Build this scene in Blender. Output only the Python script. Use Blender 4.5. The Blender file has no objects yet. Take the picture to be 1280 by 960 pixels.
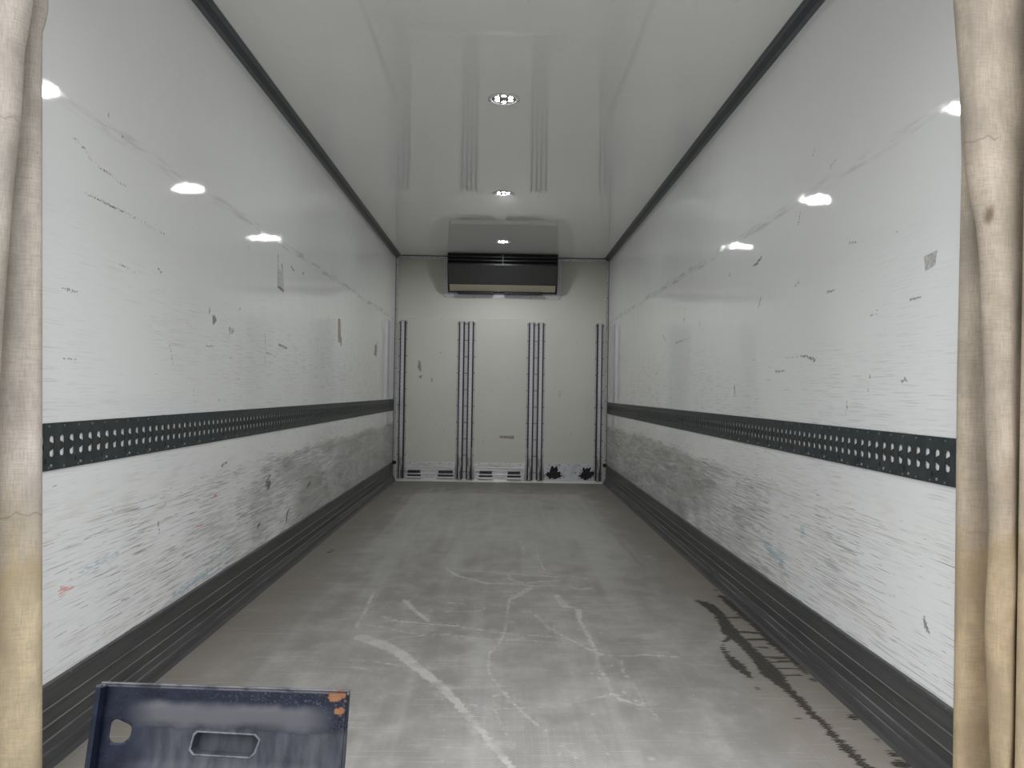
import bpy, bmesh, math, random
import numpy as np
from mathutils import Vector, Matrix
from mathutils.geometry import delaunay_2d_cdt

random.seed(7)
scn = bpy.context.scene
COL = scn.collection
R = math.radians

# ------------------------------------------------------------------ camera, sky, exposure
cam_d = bpy.data.cameras.new('camera')
cam_d.sensor_width = 36.0
cam_d.lens = 961.0 / 1280.0 * 36.0
cam_d.clip_start = 0.02
cam = bpy.data.objects.new('camera', cam_d)
COL.objects.link(cam)
cam.matrix_world = (Matrix.Translation((0.0141, 0.0, 0.9511)) @ Matrix.Rotation(-0.0126, 4, 'Z')
                    @ Matrix.Rotation(0.0099, 4, 'X') @ Matrix.Rotation(-0.0158, 4, 'Y') @ Matrix.Rotation(R(90), 4, 'X'))
scn.camera = cam

SKY = 1.55
world = bpy.data.worlds.new('overcast_sky')
scn.world = world
world.use_nodes = True
_bg = world.node_tree.nodes['Background']
_bg.inputs['Color'].default_value = (0.965, 0.98, 1.0, 1)
# overcast sky: about three times brighter overhead than at the horizon
_wt = world.node_tree
_tc = _wt.nodes.new('ShaderNodeTexCoord')
_sx = _wt.nodes.new('ShaderNodeSeparateXYZ')
_mr = _wt.nodes.new('ShaderNodeMapRange')
_wt.links.new(_tc.outputs['Generated'], _sx.inputs[0])
_wt.links.new(_sx.outputs[2], _mr.inputs['Value'])
_mr.inputs['From Min'].default_value = 0.0
_mr.inputs['From Max'].default_value = 1.0
_mr.inputs['To Min'].default_value = SKY * 0.22
_mr.inputs['To Max'].default_value = SKY * 1.95
_wt.links.new(_mr.outputs['Result'], _bg.inputs['Strength'])

scn.view_settings.view_transform = 'Standard'
scn.view_settings.look = 'None'
scn.view_settings.gamma = 1.0
scn.view_settings.use_curve_mapping = False
scn.view_settings.exposure = 0.60
scn.cycles.use_denoising = True
scn.cycles.max_bounces = 14
scn.cycles.diffuse_bounces = 8
scn.cycles.sample_clamp_indirect = 6.0

# ------------------------------------------------------------------ sizes of the load box (metres, floor at z = 0)
W2, H = 1.12, 2.366
Y0, Y1 = 1.80, 8.08            # open rear end, front bulkhead
FY0 = 1.50                     # the floor sill runs on past the side walls
RZ0, RZ1 = 0.735, 0.854        # lashing rail
KZ = 0.200                     # kick plate


# ------------------------------------------------------------------ node helpers
class NT:
    def __init__(self, name):
        self.m = bpy.data.materials.new(name)
        self.m.use_nodes = True
        self.t = self.m.node_tree
        self.b = self.t.nodes['Principled BSDF']
        self._pos = None

    def new(self, kind, **kw):
        n = self.t.nodes.new(kind)
        for k, v in kw.items():
            setattr(n, k, v)
        return n

    def put(self, sock, v):
        if isinstance(v, (int, float)):
            sock.default_value = v
        elif isinstance(v, (tuple, list)):
            v = tuple(v)
            n = len(sock.default_value)
            sock.default_value = (v + (1.0,))[:n] if len(v) < n else v[:n]
        else:
            self.t.links.new(v, sock)

    def pos(self):
        if self._pos is None:
            self._pos = self.new('ShaderNodeTexCoord').outputs['Object']
        return self._pos

    def xyz(self):
        s = self.new('ShaderNodeSeparateXYZ')
        self.put(s.inputs[0], self.pos())
        return s.outputs

    def math(self, op, a, b=0.0, c=0.0, clamp=False):
        n = self.new('ShaderNodeMath', operation=op, use_clamp=clamp)
        for i, v in enumerate((a, b, c)):
            self.put(n.inputs[i], v)
        return n.outputs[0]

    def step(self, v, a, b, lo=0.0, hi=1.0):
        n = self.new('ShaderNodeMapRange', interpolation_type='SMOOTHSTEP')
        self.put(n.inputs['Value'], v)
        self.put(n.inputs['From Min'], a)
        self.put(n.inputs['From Max'], b)
        self.put(n.inputs['To Min'], lo)
        self.put(n.inputs['To Max'], hi)
        return n.outputs['Result']

    def lin(self, v, a, b, lo=0.0, hi=1.0):
        n = self.new('ShaderNodeMapRange')
        self.put(n.inputs['Value'], v)
        for k, x in (('From Min', a), ('From Max', b), ('To Min', lo), ('To Max', hi)):
            self.put(n.inputs[k], x)
        return n.outputs['Result']

    def scaled(self, s, off=(0, 0, 0), rot=(0, 0, 0)):
        n = self.new('ShaderNodeMapping')
        self.put(n.inputs['Vector'], self.pos())
        n.inputs['Scale'].default_value = s
        n.inputs['Location'].default_value = off
        n.inputs['Rotation'].default_value = rot
        return n.outputs[0]

    def noise(self, s=(1, 1, 1), off=(0, 0, 0), detail=3.0, rough=0.55, dist=0.0, rot=(0, 0, 0)):
        n = self.new('ShaderNodeTexNoise')
        self.put(n.inputs['Vector'], self.scaled(s, off, rot))
        n.inputs['Scale'].default_value = 1.0
        n.inputs['Detail'].default_value = detail
        n.inputs['Roughness'].default_value = rough
        n.inputs['Distortion'].default_value = dist
        return n.outputs['Fac']

    def mix(self, f, a, b):
        n = self.new('ShaderNodeMix', data_type='RGBA')
        self.put(n.inputs[0], f)
        self.put(n.inputs[6], a)
        self.put(n.inputs[7], b)
        return n.outputs[2]

    def attr(self, name):
        return self.new('ShaderNodeAttribute', attribute_name=name).outputs['Fac']

    def bump(self, h, strength=0.2, dist=0.01, normal=None):
        n = self.new('ShaderNodeBump')
        n.inputs['Strength'].default_value = strength
        n.inputs['Distance'].default_value = dist
        self.put(n.inputs['Height'], h)
        if normal is not None:
            self.put(n.inputs['Normal'], normal)
        return n.outputs[0]

    def out(self, color=None, rough=None, metal=None, normal=None, spec=None, coat=None):
        for k, v in (('Base Color', color), ('Roughness', rough), ('Metallic', metal), ('Normal', normal),
                     ('Specular IOR Level', spec), ('Coat Weight', coat)):
            if v is not None:
                self.put(self.b.inputs[k], v)
        return self.m


def plain(name, col, rough=0.5, metal=0.0, grain=0.08, scale=60.0, spec=0.5):
    t = NT(name)
    n = t.noise((scale, scale, scale), detail=4)
    dark = tuple(c * (1 - grain) for c in col)
    light = tuple(min(1, c * (1 + grain)) for c in col)
    return t.out(t.mix(t.step(n, 0.3, 0.7), dark, light), t.lin(n, 0.3, 0.7, rough * 0.9, min(1, rough * 1.1)), metal, spec=spec)


# ------------------------------------------------------------------ materials
def wall_material(name, base, flip):
    """Glossy white panel with streaky scuffs along the box, heavy below the lashing rail."""
    t = NT(name)
    x, y, z = t.xyz()
    o = 31.0 * flip
    # how worn each height is
    warp = t.lin(t.noise((0, 0.9, 2.0), (o, o, 3)), 0.3, 0.7, -0.035, 0.035)
    zl = t.math('ADD', z, warp)
    low = t.math('MAXIMUM', t.step(zl, 0.69, 0.57), t.math('MULTIPLY', t.step(t.math('ABSOLUTE', t.math('SUBTRACT', zl, 0.64)), 0.035, 0.0), 0.5))
    mid = t.math('MULTIPLY', t.step(z, 1.9, 0.95), 0.50)
    deep = t.lin(y, 1.8, 5.5, 0.60, 1.10)
    wear = t.math('MULTIPLY', t.math('MAXIMUM', low, mid), deep)
    # patches where loads rubbed more
    patch = t.noise((1, 1.6, 3.2), (o + 4, 2, 9), detail=4)
    wear = t.math('MULTIPLY', wear, t.lin(patch, 0.3, 0.7, 0.74, 1.18))

    def streak(sy, sz, off, lo, hi, soft=0.05, rot=0.0, detail=2.0):
        n = t.noise((1, sy, sz), (o + off, off * 1.7, off * 0.3), detail=detail, rough=0.6, rot=(rot, 0, 0))
        thr = t.lin(wear, 0.0, 1.0, hi, lo)
        a = t.math('SUBTRACT', n, thr)
        return t.step(a, 0.0, soft)
    s1 = streak(3.0, 130, 1, 0.41, 0.92, 0.15, 0.004 * flip)
    s2 = streak(5.2, 270, 2, 0.42, 0.84, 0.11, -0.004 * flip)
    s3 = streak(2.0, 420, 3, 0.43, 0.84, 0.12, 0.004 * flip)
    s4 = streak(9, 110, 4, 0.56, 0.76, 0.05, 0.01 * flip, 4.0)
    grime = t.step(t.math('SUBTRACT', t.noise((1, 2.4, 16), (o + 5, 5, 1), detail=5), t.lin(wear, 0, 1, 0.92, 0.40)), 0.0, 0.30)
    st = t.math('MAXIMUM', t.math('MULTIPLY', s1, 0.40), t.math('MULTIPLY', s2, 0.60))
    st = t.math('MAXIMUM', st, t.math('MULTIPLY', s3, 0.42))
    st = t.math('ADD', st, t.math('MULTIPLY', grime, 0.20))
    st = t.math('MAXIMUM', st, t.math('MULTIPLY', s4, 0.62))
    s6 = t.math('MULTIPLY', t.step(t.noise((1, 6.5, 300), (o + 12, 4, 4), detail=3), 0.53, 0.66), t.math('MULTIPLY', t.step(z, 1.6, 0.95), t.step(t.noise((1, 1.1, 2), (o, 6, 2), detail=3), 0.34, 0.6)))
    st = t.math('MAXIMUM', st, t.math('MULTIPLY', s6, t.lin(y, 1.8, 6.0, 0.20, 0.36)))
    # the rubbed line a little under head height
    zz = t.math('ADD', t.math('SUBTRACT', z, 1.685), t.lin(t.noise((1, 2, 0), (o, 1, 1)), 0.3, 0.7, -0.012, 0.012))
    line = t.step(t.math('ABSOLUTE', zz), 0.028, 0.004)
    line = t.math('MULTIPLY', line, t.step(t.noise((1, 5, 60), (o + 7, 2, 2), detail=3), 0.42, 0.66))
    line = t.math('MULTIPLY', line, t.lin(y, 2.2, 7.6, 0.22, 0.45))
    st = t.math('MAXIMUM', st, line)
    # single marks
    mk = t.math('ADD', t.attr('mark'), t.lin(t.noise((1, 130, 130), (o, 5, 5), detail=3), 0.25, 0.75, -0.006, 0.006))
    mk = t.math('MULTIPLY', t.step(mk, 0.0025, -0.003), 0.72)
    tone = t.noise((1, 3.0, 30), (o + 9, 3, 3), detail=2)
    dirt = t.mix(t.step(tone, 0.45, 0.62), (0.085, 0.083, 0.08), (0.13, 0.10, 0.06))
    col = t.mix(t.lin(t.noise((1, 0.7, 0.9), (o, 0, 0)), 0.3, 0.7), tuple(c * 0.97 for c in base), base)
    # faint film of yellowed dirt where the wear starts
    film = t.math('MULTIPLY', t.step(t.math('ABSOLUTE', t.math('SUBTRACT', zl, 0.60)), 0.11, 0.0), t.step(t.noise((1, 7, 60), (o + 2, 6, 6), detail=5), 0.48, 0.66))
    col = t.mix(t.math('MULTIPLY', film, 0.20), col, (0.52, 0.43, 0.24))
    col = t.mix(t.math('MINIMUM', st, 0.9), col, dirt)
    col = t.mix(mk, col, (0.05, 0.048, 0.045))
    blue = t.step(t.math('ADD', t.attr('bluemark'), t.lin(t.noise((1, 25, 190), (o, 8, 8), detail=3), 0.3, 0.7, -0.02, 0.02)), 0.004, -0.012)
    red = t.step(t.math('ADD', t.attr('redmark'), t.lin(t.noise((1, 25, 190), (o, 9, 9), detail=3), 0.3, 0.7, -0.012, 0.012)), 0.003, -0.006)
    col = t.mix(t.math('MULTIPLY', blue, 0.5), col, (0.22, 0.42, 0.55))
    col = t.mix(t.math('MULTIPLY', red, 0.6), col, (0.65, 0.10, 0.10))
    rough = t.lin(t.math('MULTIPLY_ADD', st, 0.6, t.math('MULTIPLY', low, 0.22)), 0.0, 0.8, 0.04, 0.36)
    ripple = t.noise((1, 7, 5), (o, 2, 7), detail=1)
    fine = t.noise((1, 260, 260), (o, 1, 4), detail=1)
    nrm = t.bump(ripple, 0.05, 0.02)
    nrm = t.bump(fine, 0.05, 0.001, nrm)
    return t.out(col, rough, 0.0, nrm, 0.5)


M = {}
M['wall_l'] = wall_material('white_wall_panel_left', (0.88, 0.89, 0.885), 1)
M['wall_r'] = wall_material('white_wall_panel_right', (0.88, 0.89, 0.885), -1)


def ceiling_material():
    t = NT('white_ceiling_panel')
    n = t.noise((0.8, 0.8, 1), detail=2)
    w = t.noise((2.2, 16, 1), (3, 1, 0), detail=2)
    w2 = t.noise((24, 3, 1), (1, 4, 0), detail=1)
    sp = t.step(t.noise((55, 55, 1), (8, 8, 0), detail=0), 0.79, 0.83)
    col = t.mix(t.lin(n, 0.3, 0.7), (0.83, 0.83, 0.81), (0.87, 0.87, 0.85))
    col = t.mix(t.math('MULTIPLY', sp, 0.12), col, (0.3, 0.29, 0.27))
    nrm = t.bump(w, 0.022, 0.01)
    nrm = t.bump(w2, 0.012, 0.004, nrm)
    return t.out(col, 0.02, 0.0, nrm, 0.8)


M['ceiling'] = ceiling_material()


def back_material():
    t = NT('cream_bulkhead_panel')
    x, y, z = t.xyz()
    n = t.noise((1.5, 1, 1.5), (2, 0, 2), detail=3)
    col = t.mix(t.lin(n, 0.3, 0.7), (0.77, 0.765, 0.69), (0.82, 0.815, 0.74))
    sp = t.step(t.noise((26, 1, 18), (4, 0, 9), detail=2), 0.70, 0.76)
    col = t.mix(t.math('MULTIPLY', sp, 0.35), col, (0.30, 0.27, 0.2))
    mk = t.math('ADD', t.attr('mark'), t.lin(t.noise((60, 1, 60), (0, 0, 5), detail=3), 0.25, 0.75, -0.014, 0.014))
    col = t.mix(t.math('MULTIPLY', t.step(mk, 0.003, -0.008), 0.65), col, (0.10, 0.085, 0.06))
    return t.out(col, 0.28, 0.0, t.bump(t.noise((5, 1, 5), detail=1), 0.05, 0.01), 0.5)


M['back'] = back_material()


def floor_material():
    t = NT('worn_grey_floor')
    x, y, z = t.xyz()
    big = t.noise((1.3, 0.6, 1), (1, 1, 0), detail=4)
    col = t.mix(t.step(big, 0.3, 0.7), (0.21, 0.198, 0.183), (0.305, 0.292, 0.274))
    mot = t.noise((7, 5, 1), (3, 6, 0), detail=6, rough=0.65)
    col = t.mix(t.step(mot, 0.42, 0.72, 0.0, 0.5), col, (0.42, 0.41, 0.395))
    col = t.mix(t.step(mot, 0.50, 0.30, 0.0, 0.4), col, (0.19, 0.18, 0.168))
    # lanes worn by wheels, running down the box
    lane = t.noise((6.0, 0.28, 1), (5, 2, 0), detail=3)
    col = t.mix(t.math('MULTIPLY', t.step(lane, 0.48, 0.72), 0.5), col, (0.42, 0.415, 0.405))
    # cross rubs left by pallets
    rub = t.noise((2.2, 11, 1), (2, 7, 0), detail=5, dist=0.6)
    col = t.mix(t.math('MULTIPLY', t.step(rub, 0.48, 0.74), 0.4), col, (0.21, 0.205, 0.198))
    # dusty brown towards the kick plates and the front bulkhead
    ex = t.math('ADD', t.math('ABSOLUTE', x), t.lin(t.noise((2, 1.2, 1), (7, 3, 0), detail=4), 0.3, 0.7, -0.12, 0.12))
    edge = t.math('MAXIMUM', t.step(ex, 0.74, 0.96), t.step(t.math('ADD', y, t.lin(big, 0.3, 0.7, -0.12, 0.12)), 7.25, 7.75))
    col = t.mix(t.math('MULTIPLY', edge, 0.72), col, (0.24, 0.215, 0.18))
    # pale rubbed rectangle in the middle of the front half
    rx = t.step(t.math('ADD', t.math('ABSOLUTE', x), t.lin(lane, 0.3, 0.7, -0.05, 0.05)), 0.80, 0.74)
    ry = t.math('MULTIPLY', t.step(y, 7.25, 7.10), t.step(y, 3.6, 5.2))
    pal = t.math('MULTIPLY', t.math('MULTIPLY', rx, ry), t.lin(t.noise((9, 1.2, 1), (3, 3, 0), detail=4), 0.3, 0.7, 0.25, 0.75))
    col = t.mix(pal, col, (0.44, 0.435, 0.42))
    # dried run marks
    jit = t.lin(t.noise((45, 45, 1), (2, 9, 0), detail=4), 0.25, 0.75, -0.010, 0.010)
    tr = t.step(t.math('ADD', t.attr('trail'), jit), 0.001, -0.009)
    tr = t.math('MULTIPLY', tr, t.step(t.noise((7, 7, 1), (6, 2, 0), detail=5), 0.34, 0.58, 0.10, 0.52))
    col = t.mix(tr, col, (0.60, 0.585, 0.56))
    hal = t.math('MULTIPLY', t.step(t.attr('trail'), 0.055, 0.0), t.step(t.noise((16, 9, 1), (1, 5, 0), detail=5), 0.5, 0.72))
    col = t.mix(t.math('MULTIPLY', hal, 0.30), col, (0.54, 0.53, 0.51))
    # pale scratches and crumbs
    scr = t.noise((3.5, 90, 1), (4, 4, 0), detail=2, rot=(0, 0, 0.25))
    col = t.mix(t.math('MULTIPLY', t.step(scr, 0.60, 0.70), 0.28), col, (0.5, 0.49, 0.47))
    crumb = t.step(t.noise((70, 50, 1), (6, 6, 0), detail=1), 0.74, 0.78)
    col = t.mix(t.math('MULTIPLY', crumb, 0.4), col, (0.55, 0.53, 0.5))
    # small raised herringbone tread
    zig = t.math('PINGPONG', t.math('MULTIPLY', x, 1.0), 0.011)
    saw = t.math('FRACT', t.math('MULTIPLY', t.math('ADD', y, t.math('MULTIPLY', zig, 0.9)), 72.0))
    tread = t.math('MULTIPLY', t.step(t.math('ABSOLUTE', t.math('SUBTRACT', saw, 0.5)), 0.30, 0.16), t.step(zig, 0.0006, 0.0022))
    fade = t.math('MULTIPLY', t.step(t.noise((3, 2, 1), (9, 1, 0), detail=3), 0.40, 0.66), t.step(y, 5.5, 3.2))
    col = t.mix(t.math('MULTIPLY', t.math('MULTIPLY', tread, fade), 0.3), col, (0.15, 0.145, 0.14))
    # spilt water
    jx = t.lin(t.noise((12, 95, 1), (3, 3, 0), detail=2), 0.25, 0.75, -0.016, 0.016)
    wet = t.step(t.math('ADD', t.attr('wet'), jx), 0.0035, -0.0045)
    wet = t.math('MULTIPLY', wet, t.lin(tread, 0, 1, 0.80, 1.0))
    col = t.mix(t.math('MULTIPLY', wet, 0.95), col, (0.013, 0.010, 0.008))
    rough = t.lin(wet, 0, 1, 0.55, 0.75)
    nrm = t.bump(t.noise((30, 30, 1), detail=4), 0.12, 0.002)
    nrm = t.bump(t.math('MULTIPLY', tread, fade), 0.3, 0.0008, nrm)
    return t.out(col, rough, 0.0, nrm, 0.35)


M['floor'] = floor_material()


def kick_material():
    t = NT('black_ribbed_kick_plate')
    x, y, z = t.xyz()
    n = t.noise((1, 2, 40), detail=3)
    col = t.mix(t.step(n, 0.3, 0.7), (0.042, 0.042, 0.043), (0.068, 0.068, 0.069))
    worn = None
    for k, (zc, w) in enumerate(((0.186, 0.0016), (0.138, 0.0013), (0.094, 0.0013), (0.058, 0.0014), (0.0375, 0.0012))):
        l = t.step(t.math('ABSOLUTE', t.math('SUBTRACT', z, zc)), w * 1.5, w * 0.5)
        worn = l if worn is None else t.math('MAXIMUM', worn, l)
    worn = t.math('MULTIPLY', worn, t.step(t.noise((1, 3.2, 9), (1, 1, 1), detail=4), 0.36, 0.62))
    scr = t.step(t.noise((1, 5, 260), (2, 2, 2), detail=2), 0.62, 0.74)
    worn = t.math('MAXIMUM', t.math('MULTIPLY', worn, 0.30), t.math('MULTIPLY', scr, 0.14))
    chip = t.step(t.noise((1, 30, 60), (3, 8, 2), detail=3), 0.72, 0.77)
    worn = t.math('MAXIMUM', worn, t.math('MULTIPLY', chip, 0.4))
    col = t.mix(worn, col, (0.36, 0.36, 0.37))
    dust = t.math('MULTIPLY', t.step(t.noise((1, 4, 10), (5, 2, 1), detail=5), 0.45, 0.75), 0.25)
    col = t.mix(dust, col, (0.10, 0.098, 0.095))
    return t.out(col, 0.42, 0.0, t.bump(t.noise((1, 40, 200), detail=2), 0.05, 0.001), 0.5)


M['kick'] = kick_material()
M['rail'] = plain('dark_green_black_paint', (0.028, 0.036, 0.038), 0.45, 0.0, 0.25, 25)
M['rail_in'] = plain('grimy_dark_steel', (0.030, 0.028, 0.024), 0.6)
M['black'] = plain('black_hole_steel', (0.006, 0.006, 0.006), 0.7)
M['rivet'] = plain('dull_rivet_steel', (0.11, 0.12, 0.125), 0.45, 0.3)
M['bolt'] = plain('bright_bolt_steel', (0.24, 0.25, 0.25), 0.4, 0.4)
M['cove'] = plain('dark_grey_cove_plastic', (0.10, 0.108, 0.118), 0.42, 0.0, 0.12, 30)
M['cove_in'] = plain('dark_grey_cove_groove', (0.062, 0.068, 0.075), 0.5, 0.0, 0.12, 30)


def alu_material(name, col, rough=0.38, smear=0.35, sc=(14, 14, 2.0), metal=0.5):
    t = NT(name)
    n = t.noise(sc, detail=5)
    c = t.mix(t.math('MULTIPLY', t.step(n, 0.42, 0.72), smear), col, tuple(v * 0.25 for v in col))
    return t.out(c, t.lin(n, 0.3, 0.7, rough * 0.8, rough * 1.3), metal, t.bump(t.noise((9, 9, 9), detail=2), 0.10, 0.01), 0.5)


M['alu'] = alu_material('brushed_aluminium', (0.72, 0.71, 0.73))
def track_face():
    t = NT('track_face_aluminium')
    z = t.xyz()[2]
    n = t.noise((40, 40, 9), detail=5)
    low = t.math('MULTIPLY', t.step(z, 0.42, 0.08), t.step(n, 0.38, 0.60))
    return t.out(t.mix(t.math('MULTIPLY', low, 0.85), (0.60, 0.59, 0.62), (0.06, 0.058, 0.056)), 0.36, 0.85)


M['alu_face'] = track_face()
M['flange'] = plain('track_flange_aluminium', (0.56, 0.55, 0.56), 0.4, 0.6)
M['notch'] = plain('latch_notch', (0.12, 0.12, 0.125), 0.5)
M['alu_side'] = alu_material('dark_anodised_track_side', (0.055, 0.055, 0.058), 0.5, 0.3)
M['alu_plate'] = alu_material('scuffed_aluminium_plate', (0.92, 0.91, 0.93), 0.26, 0.55, (3.0, 3, 26), 0.2)
M['alu_clean'] = alu_material('smooth_aluminium_plate', (0.82, 0.83, 0.88), 0.30, 0.5, (8, 3, 8), 0.2)
M['alu_frame'] = plain('pale_grey_frame', (0.60, 0.59, 0.62), 0.4, 0.2)
M['grime'] = plain('black_grime', (0.012, 0.012, 0.012), 0.6)
M['ac_front'] = plain('charcoal_coated_steel', (0.050, 0.050, 0.049), 0.5, 0.0, 0.1)
M['ac_dark'] = plain('black_plastic', (0.0045, 0.005, 0.006), 0.35, 0.0, 0.1)
M['ac_lip'] = plain('beige_drip_tray', (0.46, 0.41, 0.33), 0.5)
M['lens'] = plain('frosted_lens', (0.22, 0.22, 0.22), 0.35)
M['bezel'] = plain('white_bezel', (0.62, 0.62, 0.61), 0.3)
M['tape_old'] = plain('aged_tape', (0.42, 0.39, 0.31), 0.6, 0.0, 0.4, 70)
M['tape_pale'] = plain('pale_torn_tape', (0.50, 0.50, 0.48), 0.6, 0.0, 0.2, 90)
M['frame_steel'] = plain('rear_frame_steel', (0.55, 0.56, 0.56), 0.4, 0.3)
M['yard'] = plain('yard_concrete', (0.24, 0.235, 0.225), 0.85, 0.0, 0.2, 3)

tl = NT('lit_led')
tl.b.inputs['Emission Color'].default_value = (0.95, 0.98, 1.0, 1)
tl.b.inputs['Emission Strength'].default_value = 42.0
M['led'] = tl.out((0.9, 0.9, 0.9), 0.3)


def curtain_material(name, top, low, stain, zs, seed, spot=None):
    t = NT(name)
    x, y, z = t.xyz()
    w1 = t.noise((420, 420, 26), (seed, 0, 0), detail=2)
    w2 = t.noise((30, 30, 520), (0, seed, 0), detail=2)
    blot = t.noise((9, 9, 5), (seed, seed, 1), detail=5)
    col = t.mix(t.step(blot, 0.3, 0.7), tuple(c * 0.70 for c in top), tuple(c * 1.12 for c in top))
    zz = t.math('ADD', z, t.lin(t.noise((7, 7, 5), (seed, 3, 3), detail=4), 0.3, 0.7, -0.14, 0.14))
    lo = t.mix(t.step(t.noise((16, 16, 9), (3, seed, 1), detail=6), 0.35, 0.65), tuple(c * 0.74 for c in low), low)
    col = t.mix(t.step(zz, zs + 0.30, zs - 0.20), col, lo)
    drip = t.math('MULTIPLY', t.step(t.noise((26, 26, 1.1), (seed, 5, 2), detail=5), 0.48, 0.68), t.step(zz, 1.75, 0.9))
    col = t.mix(t.math('MULTIPLY', drip, 0.55), col, tuple(c * 0.85 for c in low))
    band = t.step(t.math('ABSOLUTE', t.math('SUBTRACT', zz, zs - 0.02)), 0.11, 0.0)
    col = t.mix(t.math('MULTIPLY', band, 0.5), col, stain)
    weave = t.math('ADD', t.math('MULTIPLY', w1, 0.5), t.math('MULTIPLY', w2, 0.5))
    col = t.mix(t.step(weave, 0.56, 0.40, 0.0, 0.34), col, tuple(c * 0.45 for c in top))
    fleck = t.step(t.noise((120, 120, 60), (2, 2, seed), detail=3), 0.66, 0.74)
    col = t.mix(t.math('MULTIPLY', fleck, 0.35), col, (0.22, 0.19, 0.15))
    # hard crease lines
    cz = t.math('ADD', z, t.lin(t.noise((14, 14, 3), (seed, 1, 9), detail=2), 0.3, 0.7, -0.02, 0.02))
    fr = t.math('ABSOLUTE', t.math('SUBTRACT', t.math('FRACT', t.math('MULTIPLY', cz, 2.3)), 0.5))
    cr = t.math('MULTIPLY', t.step(fr, 0.006, 0.001), t.step(t.noise((5, 5, 2), (seed, 7, 7), detail=1), 0.48, 0.6))
    col = t.mix(t.math('MULTIPLY', cr, 0.6), col, (0.20, 0.16, 0.12))
    if spot:
        dx = t.math('MULTIPLY', t.math('SUBTRACT', x, spot[0]), 2.2)
        dz = t.math('MULTIPLY', t.math('SUBTRACT', z, spot[1]), 0.8)
        dd = t.math('ADD', t.math('SQRT', t.math('ADD', t.math('MULTIPLY', dx, dx), t.math('MULTIPLY', dz, dz))), t.lin(blot, 0.3, 0.7, -0.01, 0.01))
        col = t.mix(t.math('MULTIPLY', t.step(dd, 0.028, 0.006, 0.0, 0.75), t.step(y, 1.73, 1.70)), col, (0.13, 0.085, 0.05))
    nrm = t.bump(t.noise((14, 14, 8), (seed, 0, 4), detail=4), 0.35, 0.01)
    nrm = t.bump(weave, 0.25, 0.001, nrm)
    return t.out(col, 0.75, 0.0, nrm, 0.25)


M['curt_l'] = curtain_material('dirty_canvas_left', (0.47, 0.42, 0.37), (0.48, 0.395, 0.26), (0.33, 0.25, 0.125), 0.52, 3.0)
M['curt_r'] = curtain_material('dirty_canvas_right', (0.46, 0.395, 0.32), (0.46, 0.355, 0.225), (0.32, 0.235, 0.12), 0.62, 8.0, (1.072, 1.352))


def navy_material():
    t = NT('dusty_navy_paint')
    x, y, z = t.xyz()          # local: x across, z up the plate
    n = t.noise((16, 16, 16), (1, 1, 1), detail=5)
    col = t.mix(t.step(n, 0.3, 0.75), (0.0045, 0.0065, 0.015), (0.013, 0.017, 0.034))
    run = t.noise((38, 5, 9), (4, 4, 4), detail=5)
    # settled dust: a band under the bend, running down in streaks
    zz = t.math('ADD', z, t.lin(n, 0.3, 0.7, -0.006, 0.006))
    band = t.math('MULTIPLY', t.step(zz, 0.262, 0.236), t.step(zz, 0.186, 0.218))
    side = t.math('MULTIPLY', t.step(x, -0.235, -0.15), t.step(x, 0.262, 0.17))
    low = t.math('MULTIPLY', t.step(zz, 0.215, 0.19), t.step(run, 0.30, 0.72, 0.10, 0.32))
    low = t.math('MULTIPLY', low, t.step(x, -0.235, -0.12))
    d = t.math('MAXIMUM', t.math('MULTIPLY', t.math('MULTIPLY', band, side), 0.62), low)
    speck = t.step(t.noise((260, 260, 260), (2, 2, 2), detail=2), 0.56, 0.68)
    top = t.math('MULTIPLY', speck, t.step(x, -0.15, 0.2, 0.05, 0.26))
    d = t.math('MAXIMUM', d, top)
    rim = t.math('MULTIPLY', t.step(z, 0.2805, 0.284), t.step(t.noise((30, 30, 30), detail=3), 0.35, 0.6, 0.25, 0.7))
    d = t.math('MAXIMUM', d, rim)
    col = t.mix(d, col, (0.20, 0.20, 0.215))
    # rust in the top corner
    rx = t.math('SUBTRACT', x, 0.248)
    rz = t.math('SUBTRACT', z, 0.279)
    dd = t.math('SQRT', t.math('ADD', t.math('MULTIPLY', t.math('MULTIPLY', rx, rx), 0.35), t.math('MULTIPLY', rz, rz)))
    r1 = t.step(t.math('ADD', dd, t.lin(t.noise((90, 90, 90), detail=4), 0.3, 0.7, -0.008, 0.008)), 0.014, 0.009)
    rx2 = t.math('SUBTRACT', x, 0.258)
    rz2 = t.math('SUBTRACT', z, 0.246)
    d2 = t.math('SQRT', t.math('ADD', t.math('MULTIPLY', rx2, rx2), t.math('MULTIPLY', rz2, rz2)))
    r2 = t.step(t.math('ADD', d2, t.lin(t.noise((90, 90, 90), (3, 3, 3), detail=4), 0.3, 0.7, -0.005, 0.005)), 0.011, 0.007)
    rc = t.mix(t.noise((60, 60, 60), detail=3), (0.16, 0.06, 0.022), (0.26, 0.14, 0.08))
    col = t.mix(t.math('MAXIMUM', r1, r2), col, rc)
    return t.out(col, t.lin(d, 0, 0.8, 0.40, 0.8), 0.0, t.bump(n, 0.12, 0.003), 0.22)


M['navy'] = navy_material()
M['navy_edge'] = plain('worn_navy_edge', (0.10, 0.105, 0.12), 0.55, 0.0, 0.35, 60)


# ------------------------------------------------------------------ mesh helpers
def link(name, me, mats, parent=None, smooth=False):
    o = bpy.data.objects.new(name, me)
    COL.objects.link(o)
    if mats is not None:
        for m in (mats if isinstance(mats, (list, tuple)) else [mats]):
            me.materials.append(m)
    if parent is not None:
        o.parent = parent
    if smooth:
        me.polygons.foreach_set('use_smooth', [True] * len(me.polygons))
    return o


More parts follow.
